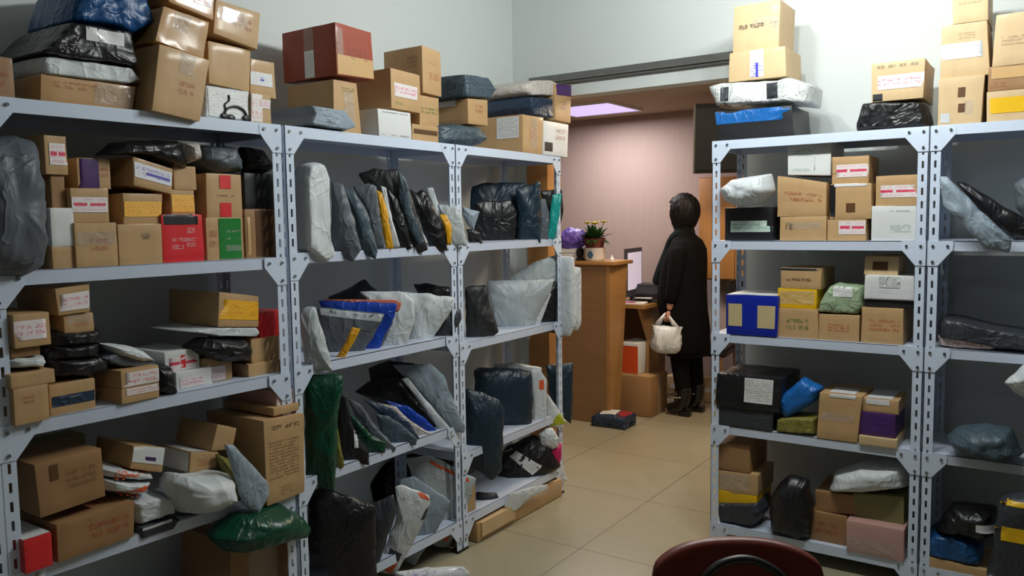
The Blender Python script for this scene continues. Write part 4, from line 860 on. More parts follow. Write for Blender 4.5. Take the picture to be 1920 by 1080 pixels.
M('crumpled clear dark bag on the right edge fourth shelf', 5, [(1775, 818), (1794, 800), (1850, 795), (1898, 802), (1920, 850), (1898, 868), (1850, 860), (1793, 848)], 'film_slate', .26, 3.4, 0, .02, wr=.02, kind='plastic_bag')
M('white bag poking in from the right edge of the photo', 5, [(1881, 718), (1920, 682), (1950, 640), (2000, 640), (1995, 760), (1925, 750)], 'film_white', .12, 3, 0, -.06, wr=.012, kind='plastic_bag')
B('brown carton lowest on the right edge rack', 5, [(1735, 1042), (1850, 1070), (1850, 1130), (1735, 1105)], 'card', .0, .3, snap=False)
M('blue bag on the brown carton, right edge rack', 5, [(1734, 1012), (1748, 1005), (1788, 1006), (1840, 1030), (1838, 1064), (1790, 1056), (1737, 1042)], 'film_blue', .24, 4, 0, .0, wr=.008, kind='plastic_bag')
M('black bag with a white tag at the right edge, lowest shelf', 5, [(1752, 992), (1785, 942), (1870, 950), (1885, 1000), (1845, 1010), (1800, 1000)], 'film_black', .2, 3.4, 0, .08, wr=.014, decals=[('tag', 'waybill_blank', .62, .4, .98, .62)])
M('tall dark grey roll with two yellow tape bands, bottom right corner', 5, [(1858, 1140), (1862, 1000), (1872, 942), (1900, 934), (1975, 938), (1975, 1140)], 'film_dark', .16, 4, 0, -.16, wr=.006, kind='wrapped_parcel', cat='parcel', decals=[(T_, 'box_yellow', .1, .9, .98, .94), ('tape', 'box_yellow', .02, .6, .98, .72)])
# ------------------------------------------------------------------ ceiling batten, added fill batten and panel
for c_, ln in (((-.8, 2.95, 2.92), (.62, .03)), ((-.6, .2, 2.94), (.3, .03))):  # second batten is made up to carry the fill light
    f_ = empty('batten_or_fill_lamp', c_, 'white fluorescent batten hanging from the ceiling, out of the photo', 'lamp', 'fluorescent battens')
    boxobj('housing', (c_[0] - ln[0], c_[1] - ln[1], c_[2] + .02), (c_[0] + ln[0], c_[1] + ln[1], c_[2] + .06), 'box_white', f_)
    boxobj('stem', (c_[0] - .01, c_[1] - .01, c_[2] + .06), (c_[0] + .01, c_[1] + .01, 3.3), 'box_white', f_)
p_ = empty('ceiling_panel', (-3.42, 6.3, 2.6), 'glowing lavender white ceiling light panel in the reception room', 'lamp')
boxobj('diffuser', (-3.74, 5.98, 2.585), (-3.1, 6.6, 2.598), 'panel_glow', p_)
bm = bmesh.new()
for a_, b_ in (((-3.76, 5.96, 2.58), (-3.74, 6.62, 2.6)), ((-3.1, 5.96, 2.58), (-3.08, 6.62, 2.6)), ((-3.74, 5.96, 2.58), (-3.1, 5.98, 2.6)), ((-3.74, 6.6, 2.58), (-3.1, 6.62, 2.6))): abox(bm, a_, b_)
link('frame', bm, 'box_white', p_, p_.location)

# ------------------------------------------------------------------ reception counter
c_ = empty('reception_counter', (-3.2, 5.8, 0), 'tall oak reception counter with a plant on top', 'counter')
boxobj('front_panel', (-3.75, 5.64, 0), (-2.946, 5.66, 1.275), 'wood_counter', c_)  # near face in a darker oak, its shade put into the colour
bm = bmesh.new()     # side narrows towards the floor
P_ = [(-2.915, 5.64, 0), (-2.915, 5.80, 0), (-2.885, 5.90, 1.275), (-2.915, 5.64, 1.275)]
loft(bm, [[Vector((x - .03, y, z)) for x, y, z in P_], [Vector(q) for q in P_]])
link('side_panel', bm, 'wood_oak', c_, c_.location)  # lighter oak carries the light falling on this side
boxobj('counter_top', (-3.78, 5.615, 1.275), (-2.865, 5.96, 1.305), 'wood_oak', c_, bev=.004)
boxobj('back_panel', (-3.75, 5.74, 0), (-2.95, 5.76, 1.27), 'wood_counter', c_)
# desk behind the counter
d_ = empty('reception_desk', (-3.2, 6.25, 0), 'low oak desk with a cut-away side behind the counter', 'desk')
boxobj('desk_top', (-3.7, 6.0, .90), (-2.78, 6.55, .93), 'wood_oak', d_)
bm = bmesh.new()
P_ = [(6.18, .0), (6.52, .0), (6.55, .9), (6.02, .9), (6.2, .62)]
loft(bm, [[Vector((x, y, z)) for y, z in P_] for x in (-2.86, -2.835)])
link('side_panel', bm, 'wood_oak', d_, d_.location)
boxobj('back_panel', (-3.7, 6.52, 0), (-2.86, 6.54, .9), 'wood_counter', d_)
# boxes on the floor by the desk
def simple_box(name, label, cat, a, b, mat, parts=(), bev=.004):
    o = boxobj(name, a, b, mat, None, None, bev); tag(o, label, cat)
    for nm, a2, b2, m2 in parts: boxobj(nm, a2, b2, m2, o, o.location)
    return o
simple_box('carton', 'brown carton on the floor under the orange and white box by the desk', 'box', (-3.06, 6.02, .002), (-2.74, 6.36, .335), 'card_dark',
           [('tape', (-2.741, 6.17, .003), (-2.7385, 6.21, .336), 'clear_tape'), ('flap', (-3.055, 6.025, .335), (-2.745, 6.19, .339), 'card')], .006)
simple_box('file_box', 'orange ended white box on the brown carton by the desk', 'box', (-3.05, 6.05, .342), (-2.87, 6.38, .6), 'box_white',
           [('end_panel', (-3.051, 6.047, .35), (-2.868, 6.05, .595), 'box_orange'), ('white_rim', (-3.052, 6.045, .58), (-2.866, 6.051, .602), 'box_white')], .004)
q_ = [(-2.96, 5.60), (-2.94, 5.78)]
bm = bmesh.new(); abox(bm, (-3.03, 5.55, .003), (-2.75, 5.78, .12)); bmesh.ops.subdivide_edges(bm, edges=bm.edges[:], cuts=6, use_grid_fill=True)
for v in bm.verts:
    t = v.co - Vector((-2.89, 5.665, .06)); k_ = max(abs(t.x) / .14, abs(t.y) / .115)
    if v.co.z > .05: v.co.z -= .035 * k_ ** 2 - noise.noise(v.co * 14) * .02
    v.co += Vector((noise.noise(v.co * 12), noise.noise(v.co * 12 + Vector((5, 0, 0))), 0)) * .012
o_ = link('wrapped_parcel', bm, 'film_navy', None, Vector((-2.89, 5.665, .0)), 'soft'); tag(o_, 'navy and maroon parcel with a white label on the floor by the counter', 'parcel')
tr_ = BVHTree.FromObject(o_, bpy.context.evaluated_depsgraph_get()); 
def topdecal(name, x0, y0, x1, y1, mat):
    bm = bmesh.new(); uvl = bm.loops.layers.uv.new('UVMap'); G = []
    for j in range(6):
        row = []
        for i in range(7):
            p = Vector((x0 + (x1 - x0) * i / 6, y0 + (y1 - y0) * j / 5, .5)); h = tr_.ray_cast(p - o_.location, Vector((0, 0, -1)))
            row.append((bm.verts.new((h[0] if h[0] else p) + Vector((0, 0, .002))), i / 6, j / 5))
        G.append(row)
    for j in range(5):
        for i in range(6):
            q = (G[j][i], G[j][i + 1], G[j + 1][i + 1], G[j + 1][i]); f = bm.faces.new([x[0] for x in q])
            for lp, x in zip(f.loops, q): lp[uvl].uv = x[1:]
    link(name, bm, mat, o_, None, 'keep')
topdecal('shipping_label', -2.98, 5.58, -2.84, 5.72, 'waybill'); topdecal('maroon_panel', -2.83, 5.57, -2.77, 5.76, 'film_red')

# potted flowers
pl = empty('potted_flower', (-3.1, 5.74, 1.305), 'potted plant with yellow flowers on the reception counter', 'plant')
bm = lathe(bmesh.new(), (-3.1, 5.74, 1.305), [(.0, .001), (.075, .002), (.085, .02), (.09, .1), (.094, .105), (.084, .105), (.08, .03), (0, .028)], 24); link('pot', bm, 'pot_glaze', pl, pl.location, True)
bm = bmesh.new()
for k_ in range(6): 
    a_ = k_ * pi / 3; bmesh.ops.create_uvsphere(bm, u_segments=8, v_segments=6, radius=.012, matrix=Matrix.Translation((-3.09 + .014 * cos(a_), 5.652, 1.355 + .016 * sin(a_))) @ Matrix.Diagonal((1, .25, 1.2, 1)))
link('flower_motif', bm, 'motif_blue', pl, pl.location, 'soft')
bm = lathe(bmesh.new(), (-3.1, 5.74, 1.40), [(0, 0), (.068, 0), (.088, .075), (.094, .085), (.082, .085), (.07, .06), (0, .06)], 20); link('nursery_pot', bm, 'pot_inner', pl, pl.location, True)
random.seed(8); bm = bmesh.new()
for k_ in range(95):
    a_ = random.random() * 2 * pi; el = random.uniform(.1, 1.4); L_ = random.uniform(.07, .15)
    d = Vector((cos(a_) * cos(el), sin(a_) * cos(el), sin(el))); b0 = Vector((-3.1, 5.74, 1.47)) + Vector((cos(a_), sin(a_), 0)) * .03
    if el < .4 and random.random() < .6: d.z -= .5
    sd_ = d.cross(Vector((0, 0, 1))).normalized() * random.uniform(.013, .022)
    m1 = b0 + d * L_ * .55 + Vector((0, 0, .012)); tip = b0 + d * L_ - Vector((0, 0, .01))
    v_ = [bm.verts.new(x) for x in (b0, m1 - sd_, tip, m1 + sd_, m1 + Vector((0, 0, -.006)))]
    bm.faces.new((v_[0], v_[1], v_[4])); bm.faces.new((v_[1], v_[2], v_[4])); bm.faces.new((v_[2], v_[3], v_[4])); bm.faces.new((v_[3], v_[0], v_[4]))
o_l = link('foliage', bm, 'leaf', pl, pl.location, 'keep')
for fx, fy, fz in ((-3.155, 5.72, 1.602), (-3.075, 5.70, 1.595), (-3.01, 5.73, 1.607), (-3.11, 5.76, 1.6)):
    bm = bmesh.new(); c0 = Vector((fx, fy, fz))
    for k_ in range(11):
        a_ = k_ * 2 * pi / 11; d = Vector((cos(a_), sin(a_), .35)).normalized(); sd_ = Vector((-sin(a_), cos(a_), 0)) * .014
        v_ = [bm.verts.new(x) for x in (c0, c0 + d * .03 - sd_, c0 + d * .05, c0 + d * .03 + sd_)]; bm.faces.new(v_)
    bmesh.ops.create_uvsphere(bm, u_segments=8, v_segments=5, radius=.011, matrix=Matrix.Translation(c0 + Vector((0, 0, .006))))
    fl = link('flower', bm, 'petal', pl, pl.location, 'keep')
    link('stem', tube(bmesh.new(), [c0, c0 + (Vector((-3.1, 5.74, 1.48)) - c0) * .5 + Vector((.006, 0, 0)), Vector((-3.1, 5.74, 1.46))], .0025, 6), 'leaf', fl, pl.location)
# violet bag on a white box, small things on the counter
simple_box('small_box', 'low white box under the violet bag on the counter', 'box', (-3.42, 5.66, 1.306), (-3.21, 5.86, 1.395), 'box_white', [('lid', (-3.425, 5.655, 1.372), (-3.205, 5.865, 1.398), 'box_white')])
bm = bmesh.new(); bmesh.ops.create_icosphere(bm, subdivisions=4, radius=1)
for v in bm.verts:
    n_ = v.co.normalized(); v.co = Vector((n_.x * .13, n_.y * .09, max(n_.z, -.75) * .085)) * (1 + .22 * noise.noise(n_ * 2.3) + .1 * (1 - 2 * abs(noise.noise(n_ * 5)))) + Vector((-3.31, 5.75, 1.4 + .075))
o_ = link('plastic_bag', bm, 'film_violet', None, Vector((-3.31, 5.75, 1.4)), 'soft'); tag(o_, 'crumpled violet bag beside the potted flowers', 'bag')
tp = empty('tape_dispenser', (-3.2, 5.68, 1.306), 'black tape dispenser between the white box and the flower pot', 'dispenser')
boxobj('base', (-3.215, 5.64, 1.306), (-3.175, 5.72, 1.33), 'metal_black', tp, bev=.004)
bm = bmesh.new(); bmesh.ops.create_cone(bm, cap_ends=True, segments=20, radius1=.042, radius2=.042, depth=.022, matrix=Matrix.Translation((-3.195, 5.67, 1.372)) @ Matrix.Rotation(pi / 2, 4, 'Y')); link('tape_roll', bm, 'metal_black', tp, tp.location, True)
bm = lathe(bmesh.new(), (-2.955, 5.76, 1.305), [(0, 0), (.018, 0), (.02, .012), (.008, .03), (.003, .045), (0, .046)], 12)
tag(link('bottle_tip', bm, 'box_white', None, Vector((-2.955, 5.76, 1.305)), True), 'tiny white nozzle standing on the counter edge', 'bottle')
# laptop-like monitor and printer on the desk
mo = empty('monitor', (-3.05, 6.2, .93), 'slim monitor turned sideways with a pale lit screen', 'monitor')
def rbox(name, c, s, rz, mat, par, bev=.003, tilt=0):
    bm = bmesh.new(); r = bmesh.ops.create_cube(bm, size=1, matrix=Matrix.Translation(c) @ Matrix.Rotation(rz, 4, 'Z') @ Matrix.Rotation(tilt, 4, 'X') @ Matrix.Diagonal((*s, 1)))
    if bev: bmesh.ops.bevel(bm, geom=bm.edges[:], offset=bev, segments=2, affect='EDGES')
    return link(name, bm, mat, par, par.location if par else None, True)
rz_ = rad(98)
rbox('bezel', (-2.98, 6.2, 1.19), (.42, .025, .40), rz_, 'printer_grey', mo)
e_ = Vector((sin(rz_), -cos(rz_), 0)); 
c2 = Vector((-2.98, 6.2, 1.19)) + Matrix.Rotation(rz_, 3, 'Z') @ Vector((0, -.0135, .01))
rbox('screen', c2, (.37, .004, .31), rz_, 'screen_glow', mo, 0)
rbox('stand', (-2.99, 6.22, .965), (.05, .05, .07), rz_, 'printer_grey', mo); rbox('foot', (-3.0, 6.2, .937), (.2, .16, .012), rz_, 'printer_grey', mo)
pr_ = empty('printer', (-2.88, 6.38, .93), 'dark grey printer on the desk beside the monitor', 'printer')
rbox('body', (-2.86, 6.38, .995), (.34, .30, .128), rad(8), 'printer_grey', pr_, .012)
rbox('lid', (-2.86, 6.39, 1.07), (.3, .24, .022), rad(8), 'printer_grey', pr_, .006)
rbox('paper_slot', (-2.86, 6.225, .985), (.2, .02, .03), rad(8), 'metal_black', pr_, .003)
rbox('paper', (-2.88, 6.2, .972), (.14, .09, .004), rad(8), 'paper', pr_, 0)
pp = rbox('paper_stack', (-2.92, 6.09, .938), (.2, .14, .012), rad(12), 'paper', None, 0); tag(pp, 'loose papers with a pink sheet on the front of the desk', 'papers')
bm = bmesh.new(); abox(bm, (-3.0, 6.03, .945), (-2.9, 6.08, .949)); link('pink_sheet', bm, 'film_magenta', pp)
# wall things
so = empty('wall_socket', (-2.98, 6.975, 1.2), 'small round black plug in the far wall with a white cord', 'socket')
bm = bmesh.new(); bmesh.ops.create_cone(bm, cap_ends=True, segments=16, radius1=.03, radius2=.026, depth=.03, matrix=Matrix.Translation((-2.985, 6.962, 1.29)) @ Matrix.Rotation(pi / 2, 4, 'X')); link('plug', bm, 'metal_black', so, so.location, True)
link('cord', tube(bmesh.new(), smooth_pts([(-2.985, 6.95, 1.27), (-3.0, 6.95, 1.2), (-2.98, 6.94, 1.12), (-3.01, 6.93, 1.0)]), .004, 6), 'box_white', so, so.location, True)
for a_, b_, l_ in (((-4.36, 6.965, 1.62), (-4.2, 6.979, 2.02), 'white paper notice on the far wall beside the end rack'), ((-4.62, 6.965, 1.58), (-4.42, 6.979, 1.72), 'lower small white paper notice on the far wall seen through the rack')):
    tag(boxobj('paper_notice', a_, b_, 'paper'), l_, 'notice')
wc = empty('wall_cupboard', (-2.3, 6.9, 1.0), 'orange wood cupboard on the far wall behind the person', 'cupboard')
boxobj('carcass', (-2.6, 6.72, 1.1), (-1.95, 6.975, 1.98), 'wood_frame', wc); boxobj('door', (-2.595, 6.70, 1.11), (-2.28, 6.72, 1.97), 'wood_frame', wc, bev=.004); boxobj('door', (-2.275, 6.70, 1.11), (-1.955, 6.72, 1.97), 'wood_frame', wc, bev=.004)
tv = empty('wall_television', (-2.0, 6.3, 2.2), 'dark flat television tilted down from the ceiling behind the right rack', 'television')
T1, T2 = (-2.40, 6.10), (-1.6, 6.45)
def tvq(z, off, push): 
    d = Vector((T2[0] - T1[0], T2[1] - T1[1], 0)).normalized(); n_ = Vector((d.y, -d.x, 0))
    return [Vector((*T1, z)) + n_ * (off), Vector((*T2, z)) + n_ * off, Vector((*T2, z)) + n_ * (off - push), Vector((*T1, z)) + n_ * (off - push)]
link('case', loft(bmesh.new(), [tvq(1.985, -.03, .05), tvq(2.50, .16, .05)]), 'metal_black', tv, tv.location, None)
link('screen', loft(bmesh.new(), [tvq(2.01, -.016, .008), tvq(2.47, .155, .008)]), 'box_black', tv, tv.location)
link('side_edge', loft(bmesh.new(), [[Vector(q) - Vector((.012, .004, 0)) * s_ for q in (tvq(1.985, -.03, .05)[0], tvq(1.985, -.03, .05)[3], tvq(2.5, .16, .05)[3], tvq(2.5, .16, .05)[0])] for s_ in (0, 1)]), 'grey_metal', tv, tv.location)
link('bracket', tube(bmesh.new(), [(-2.0, 6.33, 2.3), (-2.0, 6.42, 2.6)], .02, 10), 'metal_black', tv, tv.location)
# black chair behind the person
ch = empty('office_chair', (-2.45, 6.72, 0), 'black chair behind the person, thin wooden legs', 'chair')
rbox('seat', (-2.52, 6.68, .50), (.46, .42, .07), rad(6), 'seat_black', ch, .02)
rbox('backrest', (-2.26, 6.66, .86), (.06, .4, .5), rad(6), 'seat_black', ch, .02)
for x_, y_ in ((-2.70, 6.50), (-2.33, 6.52), (-2.70, 6.86), (-2.33, 6.86)):
    link('leg', tube(bmesh.new(), [(x_, y_, .47), (x_ - .03 * (1 if x_ < -2.5 else -1), y_, 0)], [.014, .011], 8), 'wood_counter', ch, ch.location, True)
simple_box('carton', 'pale carton on the floor against the far wall behind the boots', 'box', (-2.95, 6.8, .002), (-2.4, 6.97, .2), 'card_pale', [('tape', (-2.9, 6.797, .09), (-2.5, 6.8, .13), 'box_white')])
simple_box('carton', 'flat pale carton on the floor behind the black chair legs', 'box', (-2.36, 6.8, .002), (-2.0, 6.97, .26), 'card_pale', [('tape', (-2.3, 6.797, .1), (-2.1, 6.8, .16), 'box_white')])

# carton pushed under the end rack
simple_box('carton', 'long flat carton on the floor under the end rack', 'box', (-2.80, 3.18, .003), (-2.40, 4.02, .105), 'card', [('flap', (-2.402, 3.2, .03), (-2.385, 3.5, .104), 'card_pale'), ('tape', (-2.401, 3.55, .06), (-2.398, 4.0, .08), 'clear_tape')])

# ------------------------------------------------------------------ person
pe = Vector((-2.57, 6.33, 0))
def skin(name, chains, mat, parent, sub=2, root=0):
    """chains: list of (points, radii); a chain whose first point repeats an earlier point is welded to it"""
    me = bpy.data.meshes.new(name); V = []; E = []; R = []
    def idx(p, r):
        for i, q in enumerate(V):
            if (Vector(q) - Vector(p)).length < 1e-4: return i
        V.append(tuple(p)); R.append(r); return len(V) - 1
    for pts, rs in chains:
        last = None
        for p, r in zip(pts, rs):
            i = idx(p, r)
            if last is not None and i != last: E.append((last, i))
            last = i
    me.from_pydata(V, E, []); o = bpy.data.objects.new(name, me); COL.objects.link(o)
    sm = o.modifiers.new('Skin', 'SKIN'); sm.use_smooth_shade = True
    sv = me.skin_vertices[0].data
    for i, r in enumerate(R): sv[i].radius = r if isinstance(r, tuple) else (r, r)
    sv[root].use_root = True
    o.modifiers.new('Subdivision', 'SUBSURF').levels = sub; o.modifiers['Subdivision'].render_levels = sub
    dg = bpy.context.evaluated_depsgraph_get(); me2 = bpy.data.meshes.new_from_object(o.evaluated_get(dg))
    bpy.data.objects.remove(o, do_unlink=True)
    me2.materials.clear(); me2.materials.append(MATS[mat])
    ob = bpy.data.objects.new(name, me2); COL.objects.link(ob)
    if parent: ob.parent = parent
    me2.polygons.foreach_set('use_smooth', [True] * len(me2.polygons))
    return ob
pr0 = empty('person', pe, 'person in a long black coat standing in profile, holding a white carrier bag', 'person')
# local axes: she faces -X; left arm is on the -Y side
body = skin('body', [
    ([(0, 0, .93), (.0, 0, 1.08), (.01, 0, 1.28), (.02, 0, 1.44), (.0, 0, 1.53), (-.02, 0, 1.60)], [(.10, .12), (.09, .11), (.09, .12), (.055, .07), .045, .05]),
    ([(0, 0, .93), (.01, -.09, .88), (-.01, -.10, .5), (.03, -.10, .12), (-.04, -.10, .05), (-.13, -.10, .03)], [(.10, .12), .08, .055, .04, .036, .03]),
    ([(0, 0, .93), (.01, .09, .88), (.03, .10, .5), (.07, .10, .12), (.0, .10, .05), (-.09, .10, .03)], [(.10, .12), .08, .055, .04, .036, .03]),
    ([(.02, 0, 1.44), (.02, -.17, 1.42), (.0, -.215, 1.14), (-.04, -.215, .93), (-.05, -.215, .885)], [(.055, .07), .036, .034, .03, .026]),
    ([(.02, 0, 1.44), (.02, .17, 1.42), (-.02, .21, 1.17), (-.20, .13, 1.08), (-.24, .11, 1.08)], [(.055, .07), .036, .034, .03, .026])], 'skin', pr0)
# head with face, turned towards -X
bm = bmesh.new(); bmesh.ops.create_icosphere(bm, subdivisions=4, radius=1)
for v in bm.verts:
    n_ = v.co.normalized(); x, y, z = n_ * 1.0
    p = Vector((x * .098, y * .078, z * .118))
    if z < 0: p.y *= 1 - .25 * z * z; p.x *= 1 - .12 * z * z
    f = max(0, -x)
    p.x -= .022 * math.exp(-((z + .10) / .16) ** 2 - (y / .16) ** 2) * f            # nose
    p.x += .008 * math.exp(-((z - .08) / .1) ** 2 - ((abs(y) - .38) / .16) ** 2) * f  # eye sockets
    p.x -= .006 * math.exp(-((z + .42) / .07) ** 2 - (y / .3) ** 2) * f             # lips
    p.x -= .010 * math.exp(-((z + .78) / .16) ** 2 - (y / .35) ** 2) * f            # chin
    v.co = p + Vector((-.035, 0, 1.705))
hd = link('head', bm, 'skin', pr0, None, 'soft')
for s_ in (-1, 1):
    bm = bmesh.new(); bmesh.ops.create_uvsphere(bm, u_segments=10, v_segments=8, radius=.011, matrix=Matrix.Translation((-.118, s_ * .031, 1.713))); link('eye', bm, 'box_white', hd, None, 'soft')
    bm = bmesh.new(); bmesh.ops.create_uvsphere(bm, u_segments=10, v_segments=8, radius=.016, matrix=Matrix.Translation((-.02, s_ * .079, 1.70)) @ Matrix.Diagonal((1.1, .45, 1.9, 1))); link('ear', bm, 'skin', hd, None, 'soft')
bm = bmesh.new(); bmesh.ops.create_uvsphere(bm, u_segments=10, v_segments=6, radius=.016, matrix=Matrix.Translation((-.132, 0, 1.655)) @ Matrix.Diagonal((.35, 1.2, .35, 1))); link('mouth', bm, 'box_red', hd, None, 'soft')
# full bobbed hair reaching the collar, covering the cheeks
bm = bmesh.new(); bmesh.ops.create_icosphere(bm, subdivisions=5, radius=1)
for v in list(bm.verts):
    n_ = v.co.normalized(); x, y, z = n_
    p = Vector((x * .135, y * .118, z * (.142 if z > 0 else .20)))
    p += n_ * (noise.noise(Vector((x * 9, y * 9, z * 2))) * .008)
    if z < -.35: p.x *= 1 - .25 * (-z - .35); p.y *= 1 - .2 * (-z - .35)
    # open the front for the face
    if x < -.66 and z < .42: p.x = -.052 + (x + .66) * .03
    v.co = p + Vector((-.012, 0, 1.70))
link('hair', bm, 'hair', pr0, None, 'soft')
def hand(name, wrist, dirn, palmn, curl, parent, side=1):
    """palm and five separate fingers; dirn along the palm, palmn out of the palm, curl bends the fingers to the palm side"""
    d = Vector(dirn).normalized(); pn = Vector(palmn).normalized(); sd = d.cross(pn).normalized() * side; W_ = Vector(wrist)
    ch_ = [([W_, W_ + d * .045, W_ + d * .078], [(.022, .017), (.034, .014), (.034, .013)])]
    for k_, (o1, L1) in enumerate(((-.030, .062), (-.010, .072), (.010, .067), (.029, .052))):
        b = W_ + d * .078 + sd * o1; pts = [W_ + d * .05 + sd * o1 * .8, b]; a = 0
        for j in range(3):
            a += curl; pts.append(pts[-1] + (d * cos(a) + pn * sin(a)) * L1 * (.42, .33, .25)[j])
        ch_.append((pts, [.009, .009, .0085, .0078, .006]))
    t0 = W_ + d * .02 - sd * .022
    ch_.append(([t0, t0 - sd * .02 + d * .025 + pn * .008, t0 - sd * .018 + d * .05 + pn * .024, t0 - sd * .008 + d * .066 + pn * .034], [.012, .011, .0095, .007]))
    bm = bmesh.new()
    for pts, rs in ch_:
        o = skin('tmp', [(pts, rs)], 'skin', None, 1); bm.from_mesh(o.data); bpy.data.objects.remove(o, do_unlink=True)
    return link(name, bm, 'skin', parent, None, 'keep') if False else link(name, bm, 'skin', parent, None, 'soft')
hand('hand', (-.05, -.215, .885), (-.1, 0, -1), (-.1, 1, 0), .85, pr0)
hand('hand', (-.24, .11, 1.08), (-1, -.2, -.1), (0, 0, -1), .35, pr0, -1)
# coat: lofted tube around trunk and thighs
def ring(cx, cy, rx, ry, z, n=28, fx=0):
    out = []
    for j in range(n):
        a = 2 * pi * j / n; r = 1 + .03 * sin(a * 7 + z * 9)
        out.append(Vector((cx + rx * cos(a) * r + (fx if cos(a) < -.3 else 0), cy + ry * sin(a) * r, z)))
    return out
bm = loft(bmesh.new(), [ring(.02, 0, .17, .20, .50), ring(.015, 0, .186, .215, .56), ring(.01, 0, .19, .22, .72), ring(.005, 0, .18, .215, .88, fx=-.03), ring(.0, 0, .175, .21, 1.0, fx=-.05),
                        ring(.0, 0, .168, .205, 1.14, fx=-.045), ring(.01, 0, .16, .21, 1.28, fx=-.03), ring(.02, 0, .145, .215, 1.38), ring(.02, 0, .115, .175, 1.45), ring(.0, 0, .082, .09, 1.50), ring(-.012, 0, .082, .086, 1.56)])
co = link('coat', bm, 'coat', pr0, None, 'soft')
skin('sleeve', [([(.02, -.16, 1.40), (.02, -.2, 1.34), (.0, -.222, 1.14), (-.04, -.218, .93)], [.085, .078, .066, .055])], 'coat', pr0)
skin('sleeve', [([(.02, .16, 1.40), (.02, .2, 1.34), (-.04, .2, 1.16), (-.22, .12, 1.08)], [.085, .078, .066, .058])], 'coat', pr0)
skin('scarf', [([(.06, 0, 1.52), (-.03, -.08, 1.51), (-.10, -.02, 1.49), (-.13, .0, 1.38), (-.20, -.02, 1.2), (-.25, -.02, 1.07)], [.045, .05, .05, .055, .055, .05]), ([(.06, 0, 1.52), (-.03, .08, 1.51), (-.10, -.02, 1.49)], [.045, .05, .05])], 'scarf', pr0)
skin('trousers', [([(0, 0, .80), (.005, -.09, .7), (-.01, -.10, .5), (.03, -.10, .17)], [.12, .1, .085, .062]), ([(0, 0, .80), (.005, .09, .7), (.03, .10, .5), (.07, .10, .17)], [.12, .1, .085, .062])], 'trousers', pr0)
for s_, x_ in ((-1, .03), (1, .07)):
    bt = skin('boot', [([(x_ + .005, s_ * .10, .27), (x_, s_ * .10, .10), (x_ - .05, s_ * .10, .062), (x_ - .15, s_ * .10, .045)], [.068, .06, .055, .042])], 'boot', pr0)
    boxobj('heel', (x_ - .035, s_ * .10 - .035, .001), (x_ + .06, s_ * .10 + .035, .045), 'boot', bt, Vector((0, 0, 0)), .004)
    link('buckle', tube(bmesh.new(), [(x_ - .06 + .09 * cos(a_ * pi / 6), s_ * .10 + .07 * sin(a_ * pi / 6), .16) for a_ in range(12)], .006, 6, True), 'bolt_steel', bt)
# carrier bag in her hand
cb = Vector((-.07, -.22, .86)); bm = bmesh.new()
def bagring(z, rx, ry, w=.0): return [cb + Vector((rx * cos(2 * pi * j / 36) * (1 + w * noise.noise(Vector((cos(j * .17) * 3, sin(j * .17) * 3, z * 9)))), ry * sin(2 * pi * j / 36) * (1 + w * noise.noise(Vector((j * .9, 2, z * 6)))), z)) for j in range(36)]
bm = loft(bmesh.new(), [bagring(-.325, .05, .03), bagring(-.32, .09, .05, .3), bagring(-.29, .118, .07, .35), bagring(-.24, .128, .078, .35), bagring(-.18, .125, .07, .4), bagring(-.13, .12, .05, .5), bagring(-.10, .128, .02, .5)], False)
for sx in (-1, 1):
    for sy in (-.012, .012):
        a = cb + Vector((sx * .09, sy, -.11)); b = cb + Vector((sx * .045, sy, -.045)); c = cb + Vector((sx * .012, sy * .6, .0))
        w0 = Vector((.034, 0, 0)); w1 = Vector((.017, 0, 0)); w2 = Vector((.010, 0, 0))
        v_ = [bm.verts.new(q) for q in (a - w0, a + w0, b + w1, b - w1, c + w2, c - w2)]
        bm.faces.new((v_[0], v_[1], v_[2], v_[3])); bm.faces.new((v_[3], v_[2], v_[4], v_[5]))
o_ = link('carrier_bag', bm, 'film_white', None, cb, 'soft'); o_.location = pe + cb
tag(o_, 'white plastic carrier bag hanging from the hand of the person in black', 'bag')
sl = o_.modifiers.new('Solidify', 'SOLIDIFY'); sl.thickness = .002

# ------------------------------------------------------------------ red chair in the foreground
CC = Vector((-.63, 1.93, 0)); dr = Vector((cos(rad(34)), sin(rad(34)), 0)); nr = Vector((-dr.y, dr.x, 0))   # dr = across, nr = away
rc = empty('dining_chair', CC, 'dark red padded chair with a curved black tube, at the bottom edge', 'chair')
def loc(a, b, z): return CC + dr * a + nr * b + Vector((0, 0, z))
bm = bmesh.new(); NX, NZ = 24, 12
def bk(i, j, off):
    t = -1 + 2 * i / NX; s = j / NZ
    wd = .235 * (1 - .16 * (1 - s))
    top = .80 - .05 * abs(t) ** 2.8
    z = .47 + (top - .47) * s
    x = t * wd * (1 - .10 * (s ** 6) * abs(t) ** 3)
    return loc(x, .05 * (1 - t * t) + .05 * s - off, z)
Fv = [[bm.verts.new(bk(i, j, .018)) for i in range(NX + 1)] for j in range(NZ + 1)]; Bv = [[bm.verts.new(bk(i, j, -.018)) for i in range(NX + 1)] for j in range(NZ + 1)]
for j in range(NZ):
    for i in range(NX):
        bm.faces.new((Fv[j][i], Fv[j][i + 1], Fv[j + 1][i + 1], Fv[j + 1][i])); bm.faces.new((Bv[j][i], Bv[j + 1][i], Bv[j + 1][i + 1], Bv[j][i + 1]))
for i in range(NX):
    for A, Bq in ((Fv[0], Bv[0]), (Fv[-1], Bv[-1])): bm.faces.new((A[i], A[i + 1], Bq[i + 1], Bq[i]))
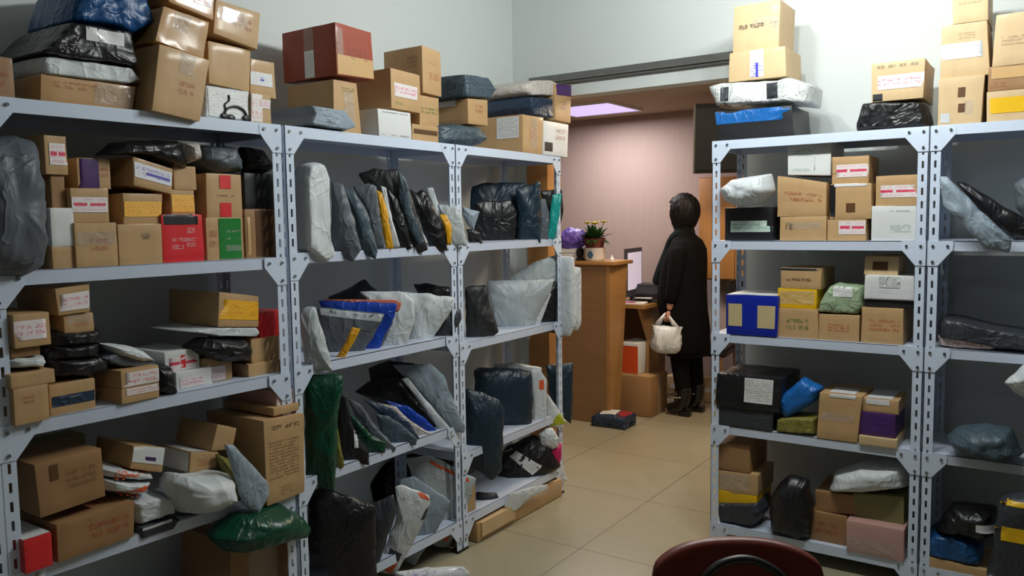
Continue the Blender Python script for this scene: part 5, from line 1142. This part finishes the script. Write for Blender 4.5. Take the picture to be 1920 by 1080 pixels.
for j in range(NZ):
    for i in (0, NX): bm.faces.new((Fv[j][i], Fv[j + 1][i], Bv[j + 1][i], Bv[j][i]))
bmesh.ops.recalc_face_normals(bm, faces=bm.faces)
bk_ = link('backrest', bm, 'chair_red', rc, rc.location, 'soft'); md = bk_.modifiers.new('Subdivision', 'SUBSURF'); md.levels = 1; md.render_levels = 1
link('back_tube', tube(bmesh.new(), smooth_pts([loc(-.12, -.02, .45), loc(-.115, -.012, .66), loc(-.085, -.0, .745), loc(-.02, .01, .775), loc(.045, .01, .768), loc(.11, -.0, .72), loc(.14, -.012, .62), loc(.15, -.02, .45)], 8), .011, 10), 'metal_black', rc, rc.location, 'soft')
bm = bmesh.new(); abox(bm, (-.22, .05, .43), (.22, .47, .49), .025)
for v in bm.verts: v.co = loc(v.co.x, v.co.y, v.co.z)
link('seat', bm, 'chair_red', rc, rc.location, True)
for a_, b_ in ((-.19, .08), (.19, .08), (-.19, .44), (.19, .44)):
    link('leg', tube(bmesh.new(), [loc(a_, b_, .45), loc(a_ * 1.12, b_ + (.04 if b_ > .2 else -.04), 0)], .012, 10), 'metal_black', rc, rc.location, 'soft')

# headphones printed on the white mailer
P0_, n0_ = front(1)
def onprint(x, y):
    p = onplane(x, y, P0_ - n0_ * .014, n0_); return p
hb = [onprint(x, y) for x, y in ((421, 214), (424, 206), (432, 201), (444, 200), (455, 205), (461, 213), (463, 220))]
bm = bmesh.new(); tube(bm, smooth_pts(hb, 4), .0045, 6)
link('headband_print', bm, 'box_black', hp, hp.location, 'soft')
for q_ in ((421, 218), (462, 222), (434, 221)):
    bm = bmesh.new(); bmesh.ops.create_icosphere(bm, subdivisions=2, radius=1, matrix=Matrix.Translation(onprint(*q_)) @ Matrix.Diagonal((.004, .017, .013, 1))); link('earcup_print', bm, 'box_black', hp, hp.location, 'soft')
bm = bmesh.new(); tube(bm, smooth_pts([onprint(x, y) for x, y in ((429, 178), (430, 188), (422, 196), (424, 206))], 4), [.003] * 13, 6); link('cable_print', bm, 'box_black', hp, hp.location, 'soft')
